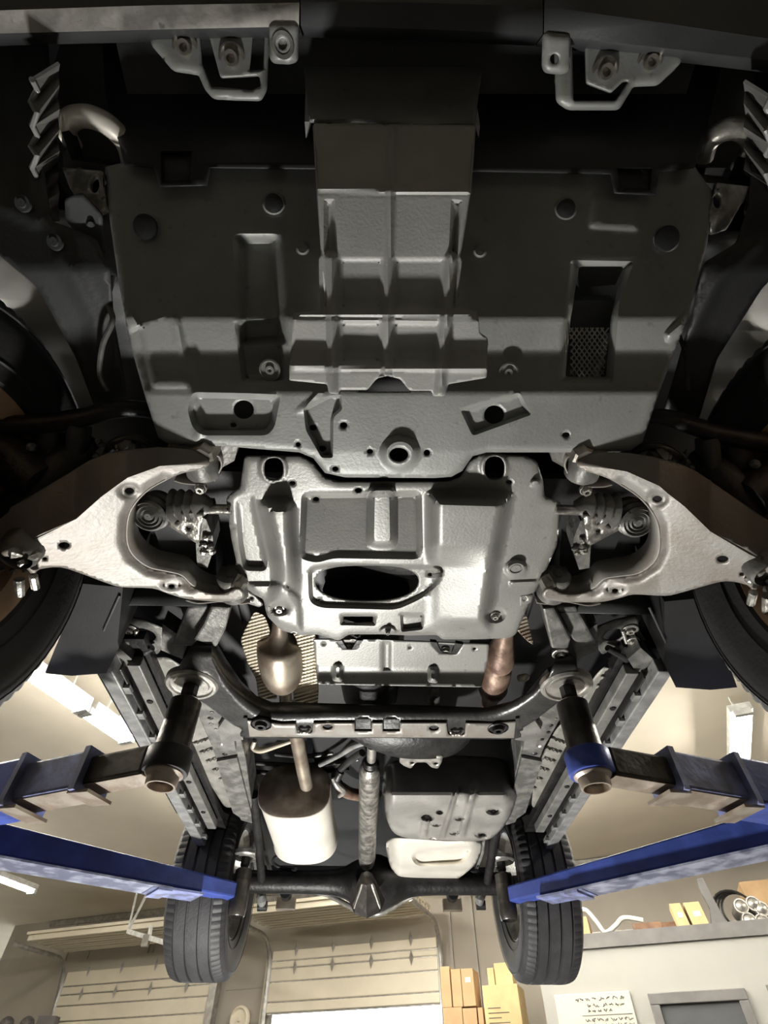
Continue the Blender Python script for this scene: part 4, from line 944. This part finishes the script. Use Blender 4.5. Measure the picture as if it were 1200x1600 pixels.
# ---- propeller shaft
Y0, Y1 = P(578, 1200, .93), P(573, 1350, .885)
ds = MB().tube([P(581, 1165, .95), P(580, 1196, .94)], .018, 16).out('driveshaft', 'steel', car, label='long mottled steel propeller shaft')
b = MB(); d_ = (Y1-Y0); 
b.tube([Y0+d_*t for t in (-.02, 0, .03, .1, .9, .97, 1.0)], [.028, .038, .042, .042, .042, .038, .030], 24)
b.out('shaft_tube', 'horn', ds)
b = MB(); b.tube([P(579, 1188, .94), P(579, 1192, .94), P(579, 1196, .935), P(579, 1199, .935), P(579, 1203, .93), P(578, 1210, .93)], [.024, .034, .028, .036, .030, .037], 22, caps=True); b.out('shaft_boot', 'dark', ds, angle=20)
b = MB(); c = P(573, 1362, .87)
b.bar(c+Vector((-.045, 0, 0)), c+Vector((.045, 0, 0)), .03, .03); b.bar(c+Vector((0, -.03, .035)), c+Vector((0, .02, -.03)), .03, .03)
b.lathe(c+Vector((-.04, 0, 0)), (1, 0, 0), [(-.01, .001), (-.01, .022), (.01, .022), (.01, .001)], 14); b.lathe(c+Vector((.04, 0, 0)), (1, 0, 0), [(-.01, .001), (-.01, .022), (.01, .022), (.01, .001)], 14)
b.out('universal_joint', 'dark', ds, smooth=False)
# rear axle, differential and links
YA, ZA = 3.20, .845
b = MB(); xs = [-.70, -.30, -.17, -.10, 0, .10, .17, .30, .70]; rs = [.050, .052, .065, .095, .125, .095, .065, .052, .050]
q = cr([(x, r) for x, r in zip(xs, rs)], 4)
b.lathe(Vector((CX-.0, YA, ZA)), (1, 0, 0), [(-.0+x-.04*0, r) for x, r in q], 26)
axl = b.out('rear_axle', 'dark', car, label='dark rear axle with round differential')
b = MB(); cdf = Vector((-.03, 3.02, .80)); tip = P(574, 1376, .845)
b.tube([PY(573, 1372, 2.93), PY(573, 1380, 2.96), PY(573, 1396, 3.02), PY(574, 1408, 3.06)], [.035, .045, .07, .085], 8); b.out('differential_nose', 'liftsteel', axl, smooth=False)
for x in (553, 573, 594):
    b = MB(); b.bar(PY(573+(x-573)*.4, 1378, 2.93), PY(x, 1416, 3.03), .008, .03); b.out('cast_rib', 'steel', axl, smooth=False)
pipe('axle_lit_edge', [(420, 1392, .86, .010), (470, 1392, .855, .011), (505, 1396, .85, .012), (535, 1410, .83, .013), (560, 1423, .81, .016), (580, 1427, .805, .018), (600, 1424, .81, .016), (640, 1402, .84, .013), (670, 1394, .855, .011), (740, 1392, .86, .010)], 'steel', axl, n=5)  # bright tube stands in for the light along the axle's lower edge
pipe('sway_bar', [(400, 1345, .92, .008), (420, 1375, .9, .008), (450, 1386, .88, .008), (530, 1384, .88, .008), (610, 1380, .88, .008), (700, 1384, .88, .008), (735, 1370, .9, .008), (752, 1338, .92, .008), (756, 1310, .95, .008)], 'sill2', axl)
for f_, xs_ in (('l', (447, 1396)), ('r', (707, 1398))):
    b = MB(); c = P(*xs_, .85); b.lathe(c, (0, 1, 0), [(-.03, .001), (-.03, .03), (.03, .03), (.03, .001)], 14); b.out('axle_clamp', 'black', axl)
    MB().box(c+Vector((0, .05, -.035)), (.10, .04, .05)).out('axle_tab', 'pipe', axl, smooth=False)
# shocks and springs
for (x0, y0, x1, y1) in ((402, 1335, 409, 1412), (772, 1342, 750, 1410)):
    s_ = pipe('shock_absorber', [(x0, y0, 1.0, .022), ((x0+x1)/2, (y0+y1)/2, .90, .024), (x1, y1-8, .80, .024), (x1, y1, .79, .018)], 'sill2', car, 18)
    pipe('shock_eye', [(x1-6, y1+4, .78, .022), (x1+8, y1+4, .78, .022)], 'dark', s_)
for sg in (-1, 1):
    b = MB(); c = Vector((CX+sg*.46, 3.12, .88)); b.tube([c+Vector((.06*math.cos(a*.35), .06*math.sin(a*.35), a*.0035)) for a in range(0, 108)], .008, 8); b.out('coil_spring', 'black', car)
    b = MB(); b.tube([Vector((CX+sg*.52, 2.35, .93)), Vector((CX+sg*.56, 3.1, .83))], .02, 12); b.out('trailing_link', 'dark', car)
    b = MB(); b.tube([P(404 if sg < 0 else 758, 1290, 1.0), P(418 if sg < 0 else 735, 1345, .96), P(425 if sg < 0 else 726, 1372, .93)], .012, 8); b.out('brake_line', 'black', car)

# ---- fuel tank with its guard
zt2 = prof([(1170, 1.06), (1190, 1.02), (1240, .855), (1256, .838), (1262, .835), (1312, .83)])
tk = [(600, 1195), (640, 1182), (700, 1180), (780, 1184), (806, 1195), (808, 1240), (800, 1270), (782, 1298), (765, 1312), (735, 1314), (640, 1310), (615, 1303), (604, 1280), (598, 1240)]
def ztk(X, Y):
    z = zt2(X, Y); cx_ = np.clip((X-600)/14, 0, 1); cx2 = np.clip((804-X)/18, 0, 1)
    return z+.05*(1-cx_)**2+.05*(1-cx2)**2-.02*np.clip((X-715)/20, 0, 1)*np.clip((1262-Y)/10, 0, 1)*np.clip((Y-1215)/20, 0, 1)
tank = sheet('fuel_tank', rp(tk, 12, 4), ztk, 'tank', car, bumps=[
   ([(737, 1215), (752, 1216), (727, 1310), (712, 1310)], .014, 5), ([(712, 1226), (720, 1228), (696, 1310), (684, 1310)], .012, 4), ([(657, 1278), (672, 1280), (668, 1310), (655, 1310)], .012, 4),
   (el(668, 1276, 12, 8), -.018, 6), (el(687, 1268, 7, 5), -.01, 4), (el(771, 1266, 13, 8), -.018, 6), (el(754, 1303, 14, 7), -.016, 6), (el(718, 1278, 9, 5), -.012, 5), (el(682, 1288, 8, 4), -.01, 4), (el(710, 1301, 9, 4), -.01, 4)],
   holes=[el(771, 1267, 5, 3), el(668, 1277, 5, 3), el(754, 1304, 5, 2.6), el(687, 1268, 4, 2.4)], step=4, thick=.004, flange=.01, label='dark fuel tank guard with raised straps')
zt3 = prof([(1300, .86), (1318, .845), (1352, .84), (1362, .855), (1368, .85), (1382, .87)])
def zt3f(X, Y): return zt3(X, Y)+.06*(1-np.clip((X-606)/22, 0, 1))**2+.06*(1-np.clip((758-X)/26, 0, 1))**2
sheet('tank_shield', cr([(606, 1312), (640, 1310), (700, 1314), (748, 1314), (752, 1330), (742, 1350), (722, 1368), (700, 1378), (660, 1380), (632, 1374), (614, 1360), (606, 1338)], 4, True), zt3f, 'alum', tank,
   bumps=[(rp([(640, 1336), (655, 1326), (730, 1322), (738, 1330), (725, 1350), (650, 1354)], 12), -.022, 6)], lines=[([(620, 1364), (725, 1366)], .008, 4), ([(608, 1330), (622, 1345)], -.006, 4), ([(612, 1345), (624, 1358)], -.006, 4)], step=4, thick=.003, label='shiny rear tank shield with an oval dish')

# ---- frame rails
def rail(poly, z0, z1, m='rail'): return plate('frame_rail', poly, z0, z1, m, car, bevel=.006)
rail([(292, 950), (330, 945), (318, 985), (300, 1010), (268, 1010)], .93, 1.05)
rail([(330, 948), (360, 950), (352, 985), (338, 1012), (302, 1000), (318, 975)], .90, 1.02)
rail([(868, 950), (900, 948), (935, 1010), (918, 1020), (895, 1000)], .93, 1.05)
rail([(848, 952), (866, 950), (892, 1000), (888, 1014), (862, 1014)], .90, 1.02)
zr_ = prof([(1000, .92), (1320, .90)])
for pts, m_ in (([(302, 1085), (328, 1092), (352, 1120), (374, 1146), (384, 1185), (390, 1230), (398, 1288), (376, 1282), (352, 1225), (330, 1165), (310, 1120)], 'rail'),
            ([(888, 1085), (868, 1092), (838, 1125), (820, 1146), (810, 1185), (800, 1240), (790, 1290), (806, 1285), (828, 1225), (852, 1165), (878, 1120)], 'rail')):
    if pts[0][0] > 600: pts = pts[::-1]
    r_ = plate('frame_rail', pts, .905, 1.02, m_, car, bevel=.004)
    xs = [p[0] for p in pts]
    sg = -1 if pts[-1][0] < 600 and pts[0][0] < 600 else 1
    for k in range(16):
        t = k/15; cx_ = (330+(385-330)*t) if min(xs) < 600 else (868-(868-800)*t); cy_ = 1110+t*165
        b = MB(); b.lathe(P(cx_+rr2.uniform(-8, 8), cy_+rr2.uniform(-4, 4), .904), (0, 0, -1), [(-.001, rr2.uniform(.006, .012)), (.002, .006), (.002, .001)], rr2.choice([6, 9, 12]))
        b.out('rivet', rr2.choice(['dark', 'horn', 'steel']), r_, smooth=False)
    # stepped bracket on the inner flank
    f = (lambda x: x) if min(xs) < 600 else (lambda x: 1185-x)
    plate('rail_bracket', [(f(x), y) for x, y in [(352, 1122), (378, 1140), (380, 1156), (366, 1158), (368, 1172), (350, 1172), (340, 1140)]], .885, .905, 'sill', r_)
    plate('rail_bracket', [(f(x), y) for x, y in [(338, 1190), (370, 1184), (392, 1270), (384, 1284), (364, 1270)]], .893, .905, 'rail', r_)

# ---- body floor, sills and body mounts
PAN = 1.0
for sg in (-1, 1):
    zf_ = lambda X, Y: np.full(np.shape(X), .985)
    if sg < 0: o = rp([(210, 1042), (228, 1028), (262, 1026), (300, 1050), (318, 1100), (345, 1180), (372, 1260), (352, 1262), (300, 1180), (258, 1110), (218, 1060)], 8)
    else: o = rp([(930, 1055), (945, 1040), (985, 1050), (992, 1062), (960, 1110), (910, 1190), (868, 1262), (830, 1262), (836, 1200), (868, 1140), (905, 1100)], 8)
    f = (lambda x: x) if sg < 0 else (lambda x: 1190-x)
    hl = [el(f(241), 1084, 6, 3.5), el(f(264), 1150 if sg < 0 else 1180, 4, 3)] if sg < 0 else [el(946, 1100, 6, 3.5), el(900, 1180, 4, 3)]
    hl = [h for h in hl if inside(np.array([h[0][0]]), np.array([h[0][1]]), o)[0]]
    bm = [(rp([(f(x), y) for x, y in [(232+i*6, 1042+i*14), (246+i*6, 1040+i*14), (248+i*6, 1048+i*14), (234+i*6, 1050+i*14)]], 3), .008, 3) for i in range(3)]
    bm += [(rp([(f(x), y) for x, y in [(300+i*10, 1160+i*14), (330+i*10, 1150+i*14), (334+i*10, 1157+i*14), (304+i*10, 1167+i*14)]], 3), .010, 3) for i in range(6)]
    sheet('floor_section', o, .985, 'pan', car, holes=hl, bumps=bm, step=5, thick=.003)
sills = [(.845, .80, .885, .93, 'sill2'), (.792, .785, .90, .93, 'frame'), (.775, .735, .915, .95, 'sill')]
for sg in (-1, 1):
    s_ = empty('sill', (CX+sg*.8, 2.1, .88), '', ''); del s_['label']; del s_['category']
    s_.parent = car; s_.location = Vector(s_.location)-wloc(car)
    for (xa, xb, z0, z1, m_) in sills:
        b = MB(); ya, yb = (1.34, 2.92) if xa > .8 else (1.40, 2.70)
        b.box((CX+sg*(xa+xb)/2, (ya+yb)/2, (z0+z1)/2), (abs(xa-xb), yb-ya, z1-z0)); b.out('sill_rib', m_, s_, smooth=False, bevel=.004)
    MB().box((CX+sg*.785, 2.13, .975), (.13, 1.6, .03)).out('sill_base', 'dark', s_, smooth=False)
    for k in range(9):
        y = 1.5+k*.155; MB().box((CX+sg*.796, y, .897), (.03, .035, .012)).out('seam_clip', 'sill2', s_, smooth=False)
    for k in range(4):
        y = 1.6+k*.30; MB().lathe((CX+sg*.755, y, .914), (0, 0, -1), [(0, .011), (.003, .009), (.003, .001)], 12).out('drain_plug', 'dark', s_)
# backing floor above everything, black to stand in for shade in the gaps, body shell with sides, roof and ends
sh = MB(); sh.box((CX, 2.3, 1.10), (1.66, 3.0, .02)); sh.out('floor_pan', 'black', car, smooth=False)
b = MB()
prof_ = [(-.42, 1.50), (-.40, 1.72), (.55, 1.80), (.85, 1.95), (1.35, 2.42), (1.9, 2.50), (3.4, 2.47), (4.10, 2.35), (4.32, 1.9), (4.34, 1.5)]
V = []; 
for (y, z) in prof_:
    t = max(0, (z-1.9)/.6); V += [Vector((CX-.93+.2*t, y, z)), Vector((CX+.93-.2*t, y, z))]
Fs = [(2*i, 2*i+1, 2*i+3, 2*i+2) for i in range(len(prof_)-1)]
mk('hood_and_roof', V, Fs, 'body', car, thick=.01, angle=20)
for sg in (-1, 1):
    V = [Vector((CX+sg*(.93-.2*max(0, (z-1.9)/.6)), y, z)) for y, z in prof_]
    lo_ = [(4.34, 1.12), (3.72, 1.08), (3.66, 1.30), (3.45, 1.42), (3.2, 1.46), (2.95, 1.42), (2.74, 1.30), (2.70, .98), (1.30, .98), (1.10, 1.10), (1.05, 1.22), (.85, 1.38), (.60, 1.43), (.35, 1.38), (.15, 1.22), (.05, 1.12), (-.42, 1.12)]
    V += [Vector((CX+sg*.93, y, z)) for y, z in lo_]
    mk('side_panel', V, [tuple(range(len(V)))], 'body', car, smooth=False, thick=.01)
# rear underbody
MB().box((CX, 4.0, 1.26), (1.5, .55, .03)).out('spare_wheel_well', 'black', car, smooth=False)
MB().box((CX, 4.30, 1.28), (1.8, .06, .34)).out('rear_bumper', 'body', car, smooth=False)
MB().box((CX, 1.95, 1.05), (.55, 1.2, .02)).out('tunnel_shield', 'black', car, smooth=False)
MB().box((CX, .62, 1.22), (1.0, 1.3, .02)).out('engine_bay_shade_sheet', 'black', car, smooth=False)  # black sheet standing in for the shade of the engine bay
bpy.data.objects['engine_bay_shade_sheet'].name = 'engine_shade_sheet'
for sg, (xa, xb) in ((-1, (-.60, -.42)), (1, (.50, .68))):
    MB().box(((xa+xb)/2, 1.15, 1.09), (xb-xa, .5, .03)).out('front_floor_panel', 'black', car, smooth=False)
b = MB(); b.tube([Vector((-.20, .9, 1.04)), Vector((.10, .95, 1.03)), Vector((.30, .88, 1.05))], [.09, .12, .09], 18); b.out('engine_sump', 'dark', car)
b = MB(); b.tube([Vector((-.02, 1.2, 1.06)), Vector((.0, 1.75, 1.05))], [.13, .10], 18); b.out('gearbox', 'dark', car)
for k, (x0, y0, x1, y1) in enumerate(((398, 1192, 560, 1186), (400, 1206, 545, 1200), (430, 1178, 520, 1176))):
    pipe('fuel_line', [(x0, y0, 1.04, .010), ((x0+x1)/2, y0+4, 1.03, .010), (x1, y1, 1.04, .010)], ('frame', 'dark', 'frame')[k], car)
pipe('transfer_hose', [(500, 1195, 1.0, .010), (530, 1180, .99, .010), (552, 1166, .98, .012), (572, 1160, .97, .010)], 'sill2', car)
pipe('transfer_hose', [(522, 1212, .98, .014), (545, 1190, .97, .014), (566, 1176, .96, .014)], 'frame', car)
b = MB(); b.tube([P(532, 1205, .97), P(524, 1218, .95), P(534, 1230, .94)], [.018, .022, .016], 12); b.out('damper_weight', 'dark', car)
# body mounts beyond the control arms
for sg in (-1, 1):
    f = (lambda x: x) if sg < 0 else (lambda x: 1187-x)
    pl = [(f(x), y) for x, y in [(192, 962), (225, 968), (256, 980), (254, 1012), (246, 1022), (212, 1000), (186, 1010), (176, 1004), (188, 985)]]
    if sg > 0: pl = pl[::-1]
    bm_ = sheet('body_mount', rp(pl, 4), .99, 'rail', car, holes=[el(f(228), 991, 17, 9, rot=.3*(-sg))], step=4, thick=.006)
    bolt(bm_, f(203), 984, .985, .014, 'steel', 1.8); bolt(bm_, f(198), 1001, .97, .012, 'steel', 1.6)
    pipe('mount_link', [(f(214), 985, .98, .006), (f(208), 1004, .97, .006)], 'steel', bm_)
    pipe('brake_pipe', [(f(168), 1052, .96, .014), (f(195), 1046, .96, .014), (f(208), 1030, .96, .012), (f(238), 1012, .97, .010)], 'frame', car)
    plate('cab_bracket', [(f(x), y) for x, y in [(254, 975), (290, 1000), (285, 1030), (252, 1016)]], .95, 1.0, 'rail', car)
    bolt(car, f(312), 1021, .91, .012, 'horn', 2.0, name='frame_bolt')
    # mud guards behind the front wheels
    gx = [(128, 912), (192, 918), (184, 1002), (186, 1012), (166, 1052), (112, 1056), (70, 1052)]
    if sg > 0: gx = [(1230-x+(0 if y < 1000 else -8), y+22) for x, y in gx]
    g = plate('mud_guard', gx, .86, 1.06, 'black', car)
    pipe('guard_seam', [((187 if sg < 0 else 1014), 930+(18 if sg > 0 else 0), .856, .003), ((162 if sg < 0 else 1040), 985+(18 if sg > 0 else 0), .856, .003)], 'liner', g)
    plate('sill_end', [(f(x), y) for x, y in [(155, 1040), (186, 1012), (206, 1030), (196, 1046), (170, 1058)]], .93, 1.0, 'rail', car)

# ================================================================== THE LIFT
def lift_post(t, px, py, z_top, z_bot, r, blue, rear=False):
    c = P(px, py, z_top); top = Vector((c.x, c.y, z_top))
    # pad disc
    MB().lathe(top, (0, 0, -1), [(-.012, .001), (-.012, r*1.75), (.004, r*1.75), (.010, r*1.62), (.010, r*1.45), (.004, r*1.38), (.004, r*1.2), (.009, r*1.12), (.009, .001)], 40).out('lift_pad', 'steel', t)
    MB().lathe(top, (0, 0, -1), [(.008, r*.55), (.04, r*.55), (.05, r*.42), (.08, r*.42)], 8).out('pad_stem', 'black', t, smooth=False)
    MB().lathe(top, (0, 0, -1), [(.055, .001), (.055, r*.8), (.062, r), (z_top-z_bot-.03, r*1.04), (z_top-z_bot-.03, .001)], 36).out('adapter_post', 'liftsteel', t)
    return top
def telescopic(label, px, py, zt, zb, side, blue):
    c = P(px, py, zt); t = empty('lift_arm', (c.x, c.y, zb), label, 'lift arm', 'arms of the car lift')
    r = .044
    top = lift_post(t, px, py, zt, zb, r, blue)
    c = Vector((top.x, top.y, zb))
    MB().lathe(c, (0, 0, 1), [(.032, .001), (.032, r*1.28), (.028, r*1.34), (-.022, r*1.34), (-.026, r*1.28), (-.026, r*1.0)], 36).out('collar', 'blue' if blue else 'black', t)
    MB().lathe(c, (0, 0, 1), [(-.020, r*1.12), (-.030, r*1.10), (-.036, r*.92), (-.056, r*.88), (-.060, r*.84), (-.060, r*.74), (-.04, r*.72), (-.04, .001)], 36).out('socket_ring', 'rawsteel', t)
    return t, c
def tarm(t, c, e, z, blue):
    """three box tubes, each sliding in the next, ending towards the lift column off frame"""
    e = Vector((e[0], e[1], z)); c = Vector((c.x, c.y, z)); d = (e-c).normalized(); sd = d.cross(UP)
    segs = [(.045, .30, .075, .075, 'liftsteel'), (.24, .60, .100, .10, 'bluew'), (.46, 1.3, .125, .125, 'blue')]
    for i, (a, b_, wdt, h, m_) in enumerate(segs):
        o = MB().bar(c+d*a, c+d*b_, wdt, h).out(('inner_tube', 'middle_tube', 'outer_tube')[i], m_, t, smooth=False, bevel=.008)
        if i:
            q = MB(); s0 = c+d*(a-.01)
            q.bar(s0-d*.0, s0+d*.018, wdt+.014, h+.014); q.out('tube_collar', 'bluew', o, smooth=False)
            q = MB(); q.bar(c+d*(a+.02)+UP*(-h/2-.006), c+d*(a-.05)+UP*(-h/2-.012), wdt*.9, .008); q.out('stop_plate', 'rawsteel', o, smooth=False)
        if i < 2:
            q = MB(); q.bar(c+d*a-UP*(h/2+.001), c+d*b_-UP*(h/2+.001), wdt*.85, .002); q.out('wear_strip', 'rawsteel', o, smooth=False)
t, c = telescopic('front lift arm at the left, worn blue telescoping tubes with a dark collar', 300, 1068, .868, .635, -1, False)
e = P(-60, 1252, .64); tarm(t, c, e, .64, False)
t, c = telescopic('front lift arm at the right, worn blue telescoping tubes with a blue collar', 885, 1071, .868, .635, 1, True)
e = P(1260, 1250, .64); tarm(t, c, e, .64, True)
def rear_arm(label, px, py, ex, ey, zb):
    c = P(px, py, .868); t = empty('lift_arm', (c.x, c.y, zb), label, 'lift arm', 'arms of the car lift'); r = .038
    lift_post(t, px, py, .868, zb+.02, r, False)
    b = Vector((c.x, c.y, zb))
    MB().lathe(b, (0, 0, 1), [(.10, r*1.04), (-.005, r*1.1), (-.03, r*.95), (-.034, r*.85), (-.02, r*.8), (-.02, .001)], 28).out('socket_ring', 'liftsteel', t)
    e = P(ex, ey, zb+.05); e.z = zb+.055; s = Vector((c.x, c.y, zb+.055)); d = (e-s).normalized(); sd = d.cross(UP); L = (e-s).length+.9
    # tapering box arm: lower flange wider than the web
    H0, H1 = .06, .14
    s = s+d*.036; A = [s+sd*x+UP*z for x, z in ((-.036, -H0/2), (.036, -H0/2), (.036, H0/2), (-.036, H0/2))]
    q = s+d*L; Bp = [q+sd*x+UP*z for x, z in ((-.065, -H1/2), (.065, -H1/2), (.065, H1/2), (-.065, H1/2))]
    o = MB().prism(A, Bp).out('arm_beam', 'blue', t, smooth=False, bevel=.008)
    n0 = s+d*.16; MB().bar(n0-UP*.045, n0+d*.22-UP*.052, .13, .008).out('stop_plate', 'bluew', o, smooth=False)
    MB().bar(s+d*.30-UP*.055, s+d*.36-UP*.058, .14, .010).out('stop_plate', 'bluew', o, smooth=False)
    MB().prism([s+d*.3+sd*x+UP*z for x, z in ((-.07, -.052), (.07, -.052), (.07, -.045), (-.07, -.045))], [q+sd*x+UP*z for x, z in ((-.085, -.078), (.085, -.078), (.085, -.070), (-.085, -.070))]).out('lower_flange', 'flange', o, smooth=False)
    return t
rear_arm('rear lift arm at the left, plain dark blue beam with a bright lower edge', 385, 1337, -10, 1318, .665)
rear_arm('rear lift arm at the right, plain blue beam in full view', 782, 1344, 1210, 1300, .665)
